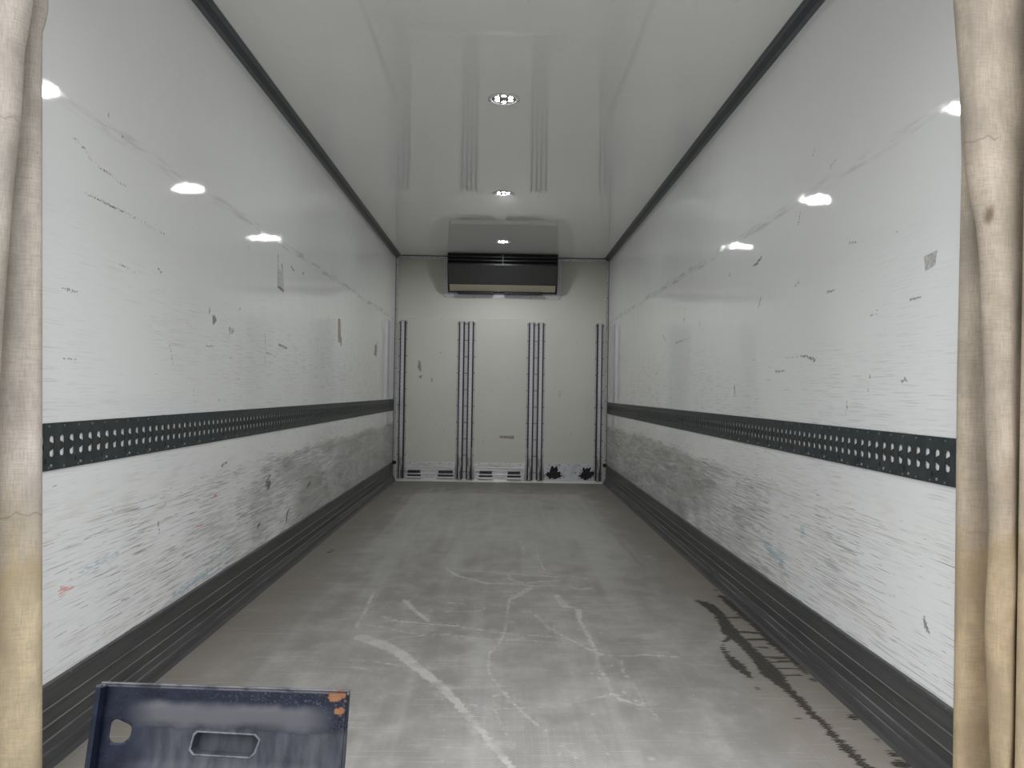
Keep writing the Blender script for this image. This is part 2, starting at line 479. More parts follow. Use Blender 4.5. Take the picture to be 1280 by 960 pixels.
def obj(name, bm, mats, parent=None, smooth=False, bevel=0.0):
    me = bpy.data.meshes.new(name)
    bmesh.ops.recalc_face_normals(bm, faces=bm.faces[:])
    bm.to_mesh(me)
    bm.free()
    o = link(name, me, mats, parent, smooth)
    if bevel:
        md = o.modifiers.new('bevel', 'BEVEL')
        md.width = bevel
        md.segments = 2
        md.limit_method = 'ANGLE'
    return o


def box(bm, x0, x1, y0, y1, z0, z1, mi=0):
    v = [bm.verts.new(p) for p in ((x0, y0, z0), (x1, y0, z0), (x1, y1, z0), (x0, y1, z0),
                                   (x0, y0, z1), (x1, y0, z1), (x1, y1, z1), (x0, y1, z1))]
    for f in ((3, 2, 1, 0), (4, 5, 6, 7), (0, 1, 5, 4), (1, 2, 6, 5), (2, 3, 7, 6), (3, 0, 4, 7)):
        bm.faces.new([v[i] for i in f]).material_index = mi


def face(bm, pts, mi=0):
    f = bm.faces.new([bm.verts.new(p) for p in pts])
    f.material_index = mi
    return f


def prism(bm, prof, axis, a, b, mi=0, mis=None):
    """Closed profile of 2-D points swept along an axis: 'x' (y,z), 'y' (x,z), 'z' (x,y)."""
    def P(q, s):
        return {'x': (s, q[0], q[1]), 'y': (q[0], s, q[1]), 'z': (q[0], q[1], s)}[axis]
    va = [bm.verts.new(P(q, a)) for q in prof]
    vb = [bm.verts.new(P(q, b)) for q in prof]
    n = len(prof)
    for i in range(n):
        f = bm.faces.new((va[i], va[(i + 1) % n], vb[(i + 1) % n], vb[i]))
        f.material_index = mis[i] if mis else mi
    for vs in (va[::-1], vb):
        bm.faces.new(vs).material_index = mi


def dome(bm, c, nrm, r, h, seg=8, mi=0):
    """A low round rivet or bolt head on a surface with the given normal."""
    nrm = Vector(nrm).normalized()
    u = nrm.orthogonal().normalized()
    w = nrm.cross(u)
    c = Vector(c)
    rings = []
    for rr, hh in ((r, 0.0), (r * 0.86, h * 0.6), (r * 0.45, h)):
        rings.append([bm.verts.new(c + nrm * hh + (u * math.cos(2 * math.pi * k / seg) + w * math.sin(2 * math.pi * k / seg)) * rr) for k in range(seg)])
    for a, b in zip(rings, rings[1:]):
        for k in range(seg):
            bm.faces.new((a[k], a[(k + 1) % seg], b[(k + 1) % seg], b[k])).material_index = mi
    bm.faces.new(rings[-1]).material_index = mi
    bm.faces.new(rings[0][::-1]).material_index = mi


def empty(name, loc=(0, 0, 0)):
    o = bpy.data.objects.new(name, None)
    o.empty_display_size = 0.1
    COL.objects.link(o)
    o.location = loc
    return o


def tag(o, label, cat, group=None):
    o['label'] = label
    o['category'] = cat
    if group:
        o['group'] = group
    return o


def structure(o):
    o['kind'] = 'structure'
    return o


def copy_tree(o, parent=None):
    c = o.copy()
    COL.objects.link(c)
    if parent is not None:
        c.parent = parent
    for ch in list(o.children):
        copy_tree(ch, c)
    return c


def grid_mesh(name, P):
    """P: (n, m, 3) grid of points -> quad mesh, built fast."""
    n, m = P.shape[:2]
    idx = np.arange(n * m).reshape(n, m)
    q = np.stack([idx[:-1, :-1], idx[1:, :-1], idx[1:, 1:], idx[:-1, 1:]], -1).reshape(-1, 4)
    return P.reshape(-1, 3), q


def mesh_from(name, verts, quads, extra=None, attrs=None):
    if extra is not None:
        ev, eq = extra
        quads = np.concatenate([quads, np.array(eq) + len(verts)])
        verts = np.concatenate([verts, np.array(ev, float)])
    me = bpy.data.meshes.new(name)
    me.vertices.add(len(verts))
    me.vertices.foreach_set('co', verts.astype(np.float32).ravel())
    nq = len(quads)
    me.loops.add(nq * 4)
    me.loops.foreach_set('vertex_index', quads.astype(np.int32).ravel())
    me.polygons.add(nq)
    me.polygons.foreach_set('loop_start', np.arange(0, nq * 4, 4, dtype=np.int32))
    me.update(calc_edges=True)
    for k, v in (attrs or {}).items():
        a = me.attributes.new(k, 'FLOAT', 'POINT')
        full = np.full(len(verts), 1.0, np.float32)
        full[:len(v)] = v
        a.data.foreach_set('value', full)
    me.validate()
    return me


def box_rest(x0, x1, y0, y1, z0, z1, skip):
    """Verts and quads of a box without one side."""
    v = [(x0, y0, z0), (x1, y0, z0), (x1, y1, z0), (x0, y1, z0), (x0, y0, z1), (x1, y0, z1), (x1, y1, z1), (x0, y1, z1)]
    f = {'-z': (3, 2, 1, 0), '+z': (4, 5, 6, 7), '-y': (0, 1, 5, 4), '+x': (1, 2, 6, 5), '+y': (2, 3, 7, 6), '-x': (3, 0, 4, 7)}
    return v, [q for k, q in f.items() if k != skip]


def sdf(px, py, lines):
    """Distance to the outline of tapered strokes; each stroke a list of (x, y, radius)."""
    d = np.full(px.shape, 1.0)
    for L in lines:
        pts = L if len(L) > 1 else [L[0], (L[0][0] + 1e-4, L[0][1], L[0][2])]
        for a, b in zip(pts, pts[1:]):
            ax, ay, ar = a
            bx, by, br = b
            mr = max(ar, br) + 0.12
            sel = (px > min(ax, bx) - mr) & (px < max(ax, bx) + mr) & (py > min(ay, by) - mr) & (py < max(ay, by) + mr)
            if not sel.any():
                continue
            X, Y = px[sel], py[sel]
            l2 = (bx - ax) ** 2 + (by - ay) ** 2
            h = np.clip(((X - ax) * (bx - ax) + (Y - ay) * (by - ay)) / l2, 0, 1)
            dd = np.hypot(X - ax - h * (bx - ax), Y - ay - h * (by - ay)) - (ar + h * (br - ar))
            d[sel] = np.minimum(d[sel], dd)
    return np.minimum(d, 0.2)


def steps(*spans):
    out = [spans[0][0]]
    for a, b, s in spans:
        n = max(1, int(round((b - a) / s)))
        out += [a + (b - a) * (i + 1) / n for i in range(n)]
    return np.array(out)


# ------------------------------------------------------------------ stains on the floor: (x, y, half width) strokes
TRAILS = [
     [(-0.508, 2.962, 0.0375), (-0.428, 2.895, 0.0347), (-0.335, 2.783, 0.0293), (-0.255, 2.636, 0.025), (-0.183, 2.516, 0.0224), (-0.137, 2.418, 0.0192), (-0.094, 2.317, 0.0175), (-0.045, 2.204, 0.0158), (-0.01, 2.11, 0.0143), (0.024, 2.024, 0.0136), (0.05, 1.96, 0.0131)] ,
     [(-0.271, 4.124, 0.0149), (-0.198, 3.961, 0.0151), (-0.041, 3.814, 0.0147), (0.078, 3.82, 0.0149), (0.195, 3.768, 0.0145), (0.315, 3.803, 0.0148), (0.41, 3.721, 0.0142), (0.457, 3.752, 0.0142)] ,
     [(0.057, 4.04, 0.0084), (0.071, 3.911, 0.0135), (0.137, 3.823, 0.0143)] ,
     [(0.14, 4.941, 0.0091), (0.166, 4.532, 0.0078)] ,
     [(0.244, 4.803, 0.0046), (0.235, 4.374, 0.0064), (0.262, 4.051, 0.0121), (0.376, 3.991, 0.013), (0.463, 3.932, 0.0126)] ,
     [(0.164, 3.737, 0.0218), (0.103, 3.597, 0.0207), (0.06, 3.518, 0.0099), (0.047, 3.155, 0.0062), (0.027, 2.946, 0.0091), (-0.022, 2.778, 0.0065), (-0.013, 2.588, 0.0061), (0.022, 2.484, 0.008), (0.059, 2.365, 0.0076), (0.102, 2.258, 0.0077), (0.15, 2.169, 0.0074)] ,
     [(0.004, 2.41, 0.007), (0.046, 2.43, 0.0071)] ,
     [(0.004, 2.41, 0.0039), (0.009, 2.298, 0.0043), (0.04, 2.148, 0.0047), (0.064, 2.067, 0.0048)] ,
     [(-0.477, 3.238, 0.0104), (-0.399, 3.178, 0.0102), (-0.261, 3.143, 0.0101), (-0.149, 3.119, 0.0098), (0.044, 3.027, 0.0093), (0.196, 3.006, 0.0092), (0.287, 2.973, 0.009)] ,
     [(-0.499, 3.114, 0.0079), (-0.422, 3.077, 0.0076), (-0.295, 3.007, 0.0074), (-0.178, 3.011, 0.0074), (-0.025, 2.962, 0.0071), (0.136, 2.95, 0.0071), (0.294, 2.921, 0.007)] ,
     [(-0.415, 3.496, 0.0144), (-0.358, 3.355, 0.0141), (-0.277, 3.183, 0.0131)] ,
     [(-0.431, 2.912, 0.0069), (-0.371, 2.967, 0.0072), (-0.282, 2.996, 0.0073)] ,
     [(0.286, 3.606, 0.0188), (0.307, 3.431, 0.0232), (0.363, 3.386, 0.0205), (0.353, 3.23, 0.0114), (0.367, 3.013, 0.0118), (0.377, 2.807, 0.0083), (0.361, 2.684, 0.0083), (0.376, 2.559, 0.0093), (0.379, 2.445, 0.0099), (0.403, 2.386, 0.0124), (0.453, 2.353, 0.0126)] ,
     [(0.173, 3.287, 0.01), (0.215, 3.122, 0.0101), (0.287, 2.973, 0.0099), (0.336, 2.888, 0.0095), (0.382, 2.807, 0.0096), (0.467, 2.788, 0.0096), (0.557, 2.803, 0.0098), (0.662, 2.785, 0.0098)] ,
     [(0.455, 2.747, 0.0048), (0.442, 2.629, 0.0068), (0.46, 2.496, 0.0073), (0.467, 2.376, 0.0069), (0.487, 2.267, 0.0068)] ,
     [(0.415, 2.458, 0.0066), (0.448, 2.376, 0.0063), (0.465, 2.342, 0.0063)] ,
     [(0.361, 2.684, 0.0058), (0.328, 2.626, 0.0045), (0.375, 2.519, 0.0058)] ,
     [(-0.087, 2.35, 0.0044), (-0.004, 2.315, 0.0044), (0.095, 2.322, 0.0044), (0.204, 2.335, 0.0044), (0.273, 2.382, 0.0045), (0.382, 2.433, 0.0048)] ,
     [(-0.371, 3.354, 0.0092), (-0.213, 3.324, 0.009), (-0.084, 3.33, 0.009), (-0.046, 3.368, 0.0063), (-0.061, 3.438, 0.0095), (-0.209, 3.456, 0.0097)] ,
     [(-0.505, 2.715, 0.0061), (-0.419, 2.703, 0.006), (-0.299, 2.663, 0.0057)] ,
     [(-0.481, 2.643, 0.0057), (-0.405, 2.617, 0.0056)] ,
     [(0.286, 2.144, 0.0044), (0.306, 2.072, 0.0037), (0.311, 1.973, 0.003)] ,
     [(0.185, 2.079, 0.0021), (0.181, 1.97, 0.002)] ,
     [(0.186, 2.087, 0.0038), (0.245, 1.964, 0.0034)] ,
     [(-0.576, 3.646, 0.0106), (-0.557, 3.301, 0.0098), (-0.555, 3.092, 0.0096)] ,
     [(-0.255, 4.125, 0.0139), (-0.061, 4.067, 0.0135), (0.173, 3.993, 0.013), (0.328, 3.976, 0.013)] ,
     [(0.137, 3.823, 0.0118), (0.199, 3.857, 0.0121), (0.322, 3.893, 0.0124)] ,
     [(0.415, 2.010, 0.0143)],
     [(0.474, 2.492, 0.0101)],
     [(0.544, 2.456, 0.0075)],
     [(0.415, 2.694, 0.0096)],
     [(0.425, 3.052, 0.0124)],
     [(-0.498, 2.762, 0.0084)],
     [(-0.351, 3.112, 0.0079)],
     [(-0.409, 2.611, 0.0079)],
     [(0.298, 2.284, 0.0093)],
     [(0.123, 3.330, 0.0101)],
]
WET = [
     [(0.932, 3.541, 0.0153), (0.960, 3.476, 0.0309), (0.971, 3.321, 0.0257), (0.955, 3.178, 0.0267), (0.944, 3.072, 0.0379), (0.954, 2.962, 0.0263), (0.956, 2.826, 0.0269), (0.957, 2.723, 0.0305), (0.952, 2.626, 0.0400), (0.953, 2.554, 0.0228), (0.954, 2.485, 0.0152), (0.959, 2.397, 0.0179), (0.957, 2.300, 0.0133), (0.964, 2.231, 0.0114), (0.960, 2.141, 0.0126), (0.961, 2.069, 0.0203), (0.962, 2.013, 0.0149), (0.968, 1.970, 0.0193), (0.969, 1.909, 0.0180)] ,
     [(0.917, 3.009, 0.0129), (0.858, 2.912, 0.0052), (0.852, 2.802, 0.0137), (0.858, 2.7, 0.0259), (0.866, 2.596, 0.0098)] ,
     [(1.064, 3.634, 0.0157), (1.071, 3.481, 0.0228), (1.071, 3.281, 0.018), (1.076, 3.142, 0.0164), (1.071, 2.966, 0.0214), (1.079, 2.82, 0.0138), (1.075, 2.697, 0.0107), (1.075, 2.633, 0.0069)] ,
     [(0.986, 3.283, 0.0092), (1.073, 3.286, 0.0093)] ,
     [(0.985, 3.086, 0.0136), (1.073, 3.084, 0.0137)] ,
     [(0.975, 2.991, 0.0128), (1.066, 2.995, 0.013)] ,
     [(0.966, 2.904, 0.0085), (1.026, 2.902, 0.0085)] ,
     [(0.984, 2.789, 0.0113), (1.065, 2.783, 0.0113)] ,
     [(0.988, 2.74, 0.0085), (1.072, 2.763, 0.0088)] ,
     [(0.986, 2.684, 0.0084), (1.066, 2.673, 0.0084)] ,
     [(0.982, 2.614, 0.0079), (1.04, 2.616, 0.008)] ,
     [(1.066, 3.744, 0.0152)],
     [(1.072, 2.575, 0.0157)],
     [(1.072, 2.282, 0.0201)],
     [(1.071, 2.133, 0.0101)],
     [(1.075, 2.049, 0.0139)],
     [(1.068, 1.988, 0.0235)],
     [(0.902, 2.268, 0.0054)],
     [(0.858, 2.499, 0.0059)],
     [(0.947, 2.191, 0.0059)],
     [(-0.981, 4.501, 0.0137)],
     [(-0.972, 4.547, 0.0108)],
]


# ------------------------------------------------------------------ the setting
# floor
gx = steps((-W2, W2, 0.0072))
gy = steps((FY0, 3.3, 0.008), (3.3, 5.0, 0.014), (5.0, Y1, 0.035))
PX, PY = np.meshgrid(gx, gy, indexing='ij')
V, Q = grid_mesh('floor', np.stack([PX, PY, np.zeros_like(PX)], -1))
me = mesh_from('floor', V, Q, box_rest(-W2 - 0.09, W2 + 0.09, FY0, Y1 + 0.09, -0.12, 0.0, '+z'),
               {'trail': sdf(V[:, 0], V[:, 1], TRAILS), 'wet': sdf(V[:, 0], V[:, 1], WET)})
structure(link('floor', me, M['floor']))

# side walls
LEFT_MARKS = [
    [(3.862, 1.62, .006), (3.864, 1.56, .005), (3.868, 1.46, .006), (3.97, 1.452, .008)], [(3.93, 1.575, .008), (3.95, 1.55, .004)], [(5.40, 1.30, .02), (5.40, 1.262, .016)],
    [(6.95, 1.38, .012), (6.93, 1.30, .010)], [(2.95, 0.86 + .25, .002), (3.02, 1.105, .003)], [(3.9, 1.17, .006), (4.05, 1.16, .006)], [(4.3, 1.14, .008)],
    [(2.984, 1.257, .004), (2.976, 1.236, .005)], [(3.022, 1.222, .012), (3.045, 1.216, .008)], [(3.022, 1.206, .012), (3.04, 1.209, .006)],
    [(3.20, 1.197, .004), (3.20, 1.165, .004)], [(3.205, 1.195, .004), (3.25, 1.19, .005), (3.22, 1.175, .004)],
    [(3.321, 1.289, .007)], [(2.53, 1.335, .004), (2.56, 1.325, .003)], [(2.28, 1.31, .002), (2.37, 1.30, .002)],
    [(3.73, 0.47, .006), (3.74, 0.50, .006), (3.80, 0.52, .006)], [(3.77, 0.474, .024), (3.80, 0.478, .014)],
    [(4.10, 0.245, .012), (4.11, 0.28, .014), (4.15, 0.30, .005)], [(3.62, 0.30, .010), (3.66, 0.31, .006)], [(4.52, 0.37, .008), (4.60, 0.395, .014)], [(4.8, 0.36, .012)],
    [(2.10, 1.565, .001), (2.20, 1.556, .0024), (2.31, 1.546, .0008)], [(2.075, 1.469, .0008), (2.20, 1.468, .0024), (2.42, 1.463, .0022), (2.575, 1.458, .0008)],
    [(3.42, 1.575, .004), (3.425, 1.55, .002)], [(5.0, 1.44, .004), (5.02, 1.37, .004)], [(4.35, 1.60, .012)], [(4.1, 1.60, .005), (4.16, 1.585, .006)],
    [(2.0, 1.02, .002), (2.06, 1.015, .002)], [(1.98, 1.20, .002), (2.06, 1.195, .003)], [(2.63, 1.09, .002), (2.66, 1.03, .003)],
    [(3.1, 0.90, .004)], [(3.35, 0.91, .004)], [(2.85, 0.955, .002), (2.84, 0.92, .002)], [(3.68, 1.21, .003), (3.69, 1.06, .003)],
    [(3.7, 1.12, .003), (3.85, 1.11, .003)], [(2.62, 0.55, .006)], [(2.57, 0.50, .005), (2.58, 0.46, .003)], [(3.14, 0.63, .006), (3.2, 0.64, .004)],
    [(4.45, 0.97, .006)], [(4.6, 0.965, .005)], [(2.2, 1.72, .006)], [(2.28, 1.69, .005)], [(2.02, 1.60, .002), (2.10, 1.58, .002)],
]
RIGHT_MARKS = [
    [(3.330, 1.330, .002), (3.306, 1.35, .005), (3.286, 1.372, .004)], [(2.99, 1.10, .0015), (2.85, 1.104, .003), (2.78, 1.095, .004), (2.71, 1.08, .006)],
    [(2.456, 0.935, .004), (2.452, 0.915, .005), (2.46, 0.89, .002)], [(1.99, 0.385, .003), (1.985, 0.365, .008), (1.964, 0.345, .003)],
    [(2.09, 0.998, .003), (2.12, 1.0, .003)], [(2.10, 1.006, .003), (2.115, 0.993, .003)],
    [(4.31, 1.375, .002), (4.305, 1.335, .005)], [(4.66, 1.47, .010)], [(4.68, 1.44, .006)], [(4.69, 1.41, .012), (4.70, 1.39, .006)],
    [(3.29, 1.545, .006), (3.34, 1.53, .007), (3.40, 1.525, .003)], [(2.88, 1.60, .004), (2.86, 1.64, .003)], [(3.75, 1.54, .008)],
    [(2.75, 1.82, .003), (2.73, 1.84, .003)], [(3.82, 0.150, .02), (3.75, 0.135, .014)], [(2.62, 1.31, .003), (2.55, 1.305, .003)],
    [(2.9, 1.37, .004), (2.86, 1.38, .003)], [(2.3, 1.20, .003), (2.25, 1.205, .003)], [(2.4, 1.44, .003), (2.45, 1.445, .003)],
    [(3.65, 0.99, .008), (3.64, 0.95, .005)], [(3.1, 1.05, .004), (3.0, 1.05, .003)], [(5.5, 1.1, .012)], [(7.6, 0.43, .012), (7.6, 0.37, .010)],
    [(7.7, 0.56, .008)], [(5.2, 1.3, .004), (5.3, 1.36, .005)], [(5.0, 1.18, .005), (5.0, 1.22, .004)], [(2.31, 0.82 + .15, .002), (2.30, 1.02, .002)],
    [(2.15, 1.42, .004)], [(2.6, 1.73, .003), (2.55, 1.75, .002)], [(2.02, 1.22, .002), (2.08, 1.218, .002)], [(4.5, 1.285, .002), (4.9, 1.28, .005)],
]
wy = steps((Y0, 4.2, 0.010), (4.2, Y1, 0.018))
wz = steps((0.0, H, 0.010))
for s, name, mat, marks, blues, reds in (
        (-1, 'wall_left', 'wall_l', LEFT_MARKS, [[(2.70, 0.222, .010), (3.0, 0.228, .016)], [(2.1, 0.44, .006), (2.3, 0.45, .006)], [(3.05, 0.27, .006), (3.3, 0.29, .008)]],
         [[(3.03, 0.512, .002), (3.09, 0.520, .009)], [(2.01, 0.412, .009), (2.06, 0.416, .006)], [(2.9, 0.425, .004), (2.95, 0.43, .004)]]),
        (1, 'wall_right', 'wall_r', RIGHT_MARKS, [[(3.2, 0.33, .012), (3.0, 0.30, .02)], [(2.8, 0.46, .02)], [(3.6, 0.52, .014)], [(7.2, 0.17, .03), (7.6, 0.2, .03)]], [])):
    YY, ZZ = np.meshgrid(wy, wz, indexing='ij')
    V, Q = grid_mesh(name, np.stack([np.full_like(YY, s * W2), YY, ZZ], -1))
    xo = s * (W2 + 0.20)
    me = mesh_from(name, V, Q, box_rest(min(s * W2, xo), max(s * W2, xo), Y0, Y1 + 0.09, 0.0, H + 0.08, '+x' if s < 0 else '-x'),
                   {'mark': sdf(V[:, 1], V[:, 2], marks), 'bluemark': sdf(V[:, 1], V[:, 2], blues), 'redmark': sdf(V[:, 1], V[:, 2], reds)})
    structure(link(name, me, M[mat]))

# front bulkhead: plain upper sheet, thicker liner below z = 1.71
zs = steps((0.0, 1.712, 0.02))
xs = steps((-W2, W2, 0.02))
YB = Y1 - 0.012
XX, ZZ = np.meshgrid(xs, zs, indexing='ij')
V, Q = grid_mesh('wall_back', np.stack([XX, np.full_like(XX, YB), ZZ], -1))
ev = [(-W2, YB, 1.712), (W2, YB, 1.712), (W2, Y1, 1.722), (-W2, Y1, 1.722), (W2, Y1, H), (-W2, Y1, H),
      (-W2, Y1 + .09, 0), (W2, Y1 + .09, 0), (W2, Y1 + .09, H), (-W2, Y1 + .09, H)]
eq = [(0, 1, 2, 3), (3, 2, 4, 5), (6, 9, 8, 7), (5, 4, 8, 9)]
BACK_MARKS = [[(-0.862, 1.26, .012), (-0.858, 1.20, .022), (-0.85, 1.16, .014)], [(-0.84, 1.09, .020)], [(-0.73, 1.10, .008), (-0.725, 1.05, .010)],
              [(-0.64, 1.35, .010)], [(-0.10, 0.95, .006)], [(0.0, 0.72, .006)], [(-0.68, 0.60, .008)], [(0.6, 0.55, .006)], [(0.66, 0.50, .005)], [(0.62, 0.9, .004), (0.62, 0.96, .003)]]
me = mesh_from('wall_back', V, Q, (ev, eq), {'mark': sdf(V[:, 0], V[:, 2], BACK_MARKS)})
structure(link('wall_back', me, M['back']))

# ceiling and the roof above it
bm = bmesh.new()
box(bm, -W2, W2, Y0, Y1, H, H + 0.08)
structure(obj('ceiling', bm, M['ceiling']))

# unseen header over the open rear end, set low to shade the upper walls
bm = bmesh.new()
box(bm, -1.32, 1.32, 1.55, Y0 - 0.002, 2.15, H + 0.2)
structure(obj('trim_9', bm, M['frame_steel'], bevel=0.004))

# yard outside, one metre under the load floor
bm = bmesh.new()
face(bm, [(-40, -60, -1.0), (40, -60, -1.0), (40, 30, -1.0), (-40, 30, -1.0)])
structure(obj('ground', bm, M['yard']))

# cove strips between walls and ceiling
for s, name in ((-1, 'trim_1'), (1, 'trim_2')):
    bm = bmesh.new()
    p = [(0, 0), (0.052, 0), (0.052, -0.004), (0.043, -0.009), (0.036, -0.010), (0.0145, -0.0225), (0.011, -0.027), (0.005, -0.033), (0, -0.033)]
    prism(bm, [(s * (W2 - a), H + b) for a, b in p], 'y', Y0, Y1 - 0.012, mis=[0, 0, 0, 0, 1, 0, 0, 0, 0])
    structure(obj(name, bm, [M['cove'], M['cove_in']]))

# ribbed kick plates along both walls
for s, name in ((-1, 'baseboard_left'), (1, 'baseboard_right')):
    bm = bmesh.new()
    p = [(0, KZ), (0.006, KZ), (0.009, KZ - 0.003), (0.009, 0.187), (0.0065, 0.184), (0.0065, 0.140), (0.0095, 0.138), (0.0095, 0.135), (0.0065, 0.133),
         (0.0065, 0.096), (0.0095, 0.094), (0.0095, 0.091), (0.0065, 0.089), (0.0065, 0.060), (0.0105, 0.058), (0.012, 0.054), (0.018, 0.038),
         (0.021, 0.0375), (0.023, 0.034), (0.028, 0.012), (0.032, 0.006), (0.036, 0.0005), (0, 0.0005)]
    prism(bm, [(s * (W2 - a), z) for a, z in p], 'y', Y0, YB)
    structure(obj(name, bm, M['kick']))
    b2 = bmesh.new()
    xa, xb = s * (W2 - 0.0005), s * (W2 - 0.040)
    box(b2, min(xa, xb), max(xa, xb), YB - 0.040, YB - 0.024, KZ - 0.022, KZ + 0.012)
    obj('end_cap', b2, M['ac_dark'], bpy.data.objects[name], bevel=0.002)
    for k in range(34):
        yk = Y0 + 0.07 + 0.18 * k
        b2 = bmesh.new()
        dome(b2, (s * (W2 - 0.009), yk, 0.1935), (-s, 0, 0), 0.0042, 0.002, 8)
        obj('screw', b2, M['rivet'], bpy.data.objects[name])

# aluminium angles round the bulkhead
for s, name in ((-1, 'trim_3'), (1, 'trim_4')):
    bm = bmesh.new()
    prism(bm, [(s * W2, Y1 - .001), (s * (W2 - 0.026), Y1 - .001), (s * (W2 - 0.026), YB - 0.003), (s * (W2 - 0.004), YB - 0.003), (s * (W2 - 0.004), YB - 0.007), (s * W2, YB - 0.007)],
          'z', 0.0, H - 0.03, mis=[0, 0, 0, 1, 1, 0])
    for k in range(15):
        dome(bm, (s * (W2 - 0.015), YB - 0.003, 0.09 + 0.155 * k), (0, -1, 0), 0.005, 0.002, 6, 2)
    structure(obj(name, bm, [M['alu_frame'], M['ac_dark'], M['black']]))
bm = bmesh.new()
prism(bm, [(Y1 - .001, H), (Y1 - .001, H - 0.036), (Y1 - 0.004, H - 0.036), (Y1 - 0.004, H - 0.007), (Y1 - 0.012, H - 0.007), (Y1 - 0.012, H)], 'x', -W2 + 0.027, W2 - 0.027,
      mis=[0, 0, 0, 1, 1, 0])
for k in range(14):
    if abs(-1.0 + 0.155 * k) > 0.6:
        dome(bm, (-1.0 + 0.155 * k, Y1 - 0.004, H - 0.021), (0, -1, 0), 0.005, 0.002, 6, 2)
structure(obj('trim_5', bm, [M['alu_frame'], M['cove_in'], M['black']]))
bm = bmesh.new()
prism(bm, [(YB, 0.0), (YB, 0.028), (YB - 0.006, 0.028), (YB - 0.010, 0.024), (YB - 0.022, 0.005), (YB - 0.022, 0.0)], 'x', -W2 + 0.045, W2 - 0.045)
structure(obj('trim_6', bm, M['alu_plate']))

# ------------------------------------------------------------------ lashing rails on the side walls
PITCH = 0.0451
SW, SH = 0.021, 0.053          # slot


def rail_plate(s, first, y_end, ph):
    bm = bmesh.new()
    xf, xb = s * (W2 - 0.0046), s * (W2 - 0.0026)
    zc = (RZ0 + RZ1) / 2 + 0.001
    z0, z1 = zc - SH / 2, zc + SH / 2
    c = 0.006
    n = int((y_end - (first - PITCH / 2)) / PITCH)
    f0 = lambda y, z: (xf, y, z)
    b0 = lambda y, z: (xb, y, z)
    for k in range(n):
        yc = first + PITCH * k
        a, b = yc - PITCH / 2, yc + PITCH / 2
        l, r = yc - SW / 2, yc + SW / 2
        face(bm, [f0(a, RZ0), f0(b, RZ0), f0(b, z0), f0(a, z0)])
        face(bm, [f0(a, z1), f0(b, z1), f0(b, RZ1), f0(a, RZ1)])
        face(bm, [f0(a, z0), f0(l, z0), f0(l, z1), f0(a, z1)])
        face(bm, [f0(r, z0), f0(b, z0), f0(b, z1), f0(r, z1)])
        for yy, zz, dy, dz in ((l, z0, c, c), (r, z0, -c, c), (r, z1, -c, -c), (l, z1, c, -c)):
            face(bm, [f0(yy, zz), f0(yy + dy * 0.35, zz + dz * 0.35), f0(yy + dy, zz)])
            face(bm, [f0(yy, zz), f0(yy, zz + dz), f0(yy + dy * 0.35, zz + dz * 0.35)])
        ring = []
        for yy, zz, dy, dz in ((l, z0, c, c), (r, z0, -c, c), (r, z1, -c, -c), (l, z1, c, -c)):
            pts = [(yy, zz + dz), (yy + dy * 0.35, zz + dz * 0.35), (yy + dy, zz)]
            ring += pts if (dy * dz > 0) else pts[::-1]
        for p, q in zip(ring, ring[1:] + ring[:1]):
            face(bm, [f0(*p), f0(*q), b0(*q), b0(*p)])
        # bent tongue across the middle of the slot
        xt = s * (W2 - 0.0038)
        face(bm, [(xt, l, zc - 0.0135), (xt, r, zc - 0.005), (xt, r, zc + 0.005), (xt, l, zc + 0.0135)], 1)
    ya, yb = first - PITCH / 2, first - PITCH / 2 + n * PITCH
    ym = y_end
    if ym > yb:
        face(bm, [f0(yb, RZ0), f0(ym, RZ0), f0(ym, RZ1), f0(yb, RZ1)])
    xw = s * (W2 - 0.0003)
    face(bm, [f0(ya, RZ1), f0(ym, RZ1), (xw, ym, RZ1), (xw, ya, RZ1)])
    face(bm, [f0(ya, RZ0), (xw, ya, RZ0), (xw, ym, RZ0), f0(ym, RZ0)])
    face(bm, [f0(ya, RZ0), f0(ya, RZ1), (xw, ya, RZ1), (xw, ya, RZ0)])
    face(bm, [f0(ym, RZ0), (xw, ym, RZ0), (xw, ym, RZ1), f0(ym, RZ1)])
    # drop-shaped peg holes, every third slot
    for k in range(ph, n, 3):
        yc = first + PITCH * k + (-0.029 if s < 0 else 0.022)
        xs_ = s * (W2 - 0.0049)
        zz = RZ0 + 0.0215
        face(bm, [(xs_, yc + 0.0042 * math.cos(a), zz + (0.0055 if math.sin(a) < 0 else 0.010) * math.sin(a)) for a in [2 * math.pi * i / 10 for i in range(10)]], 2)
    return bm, n


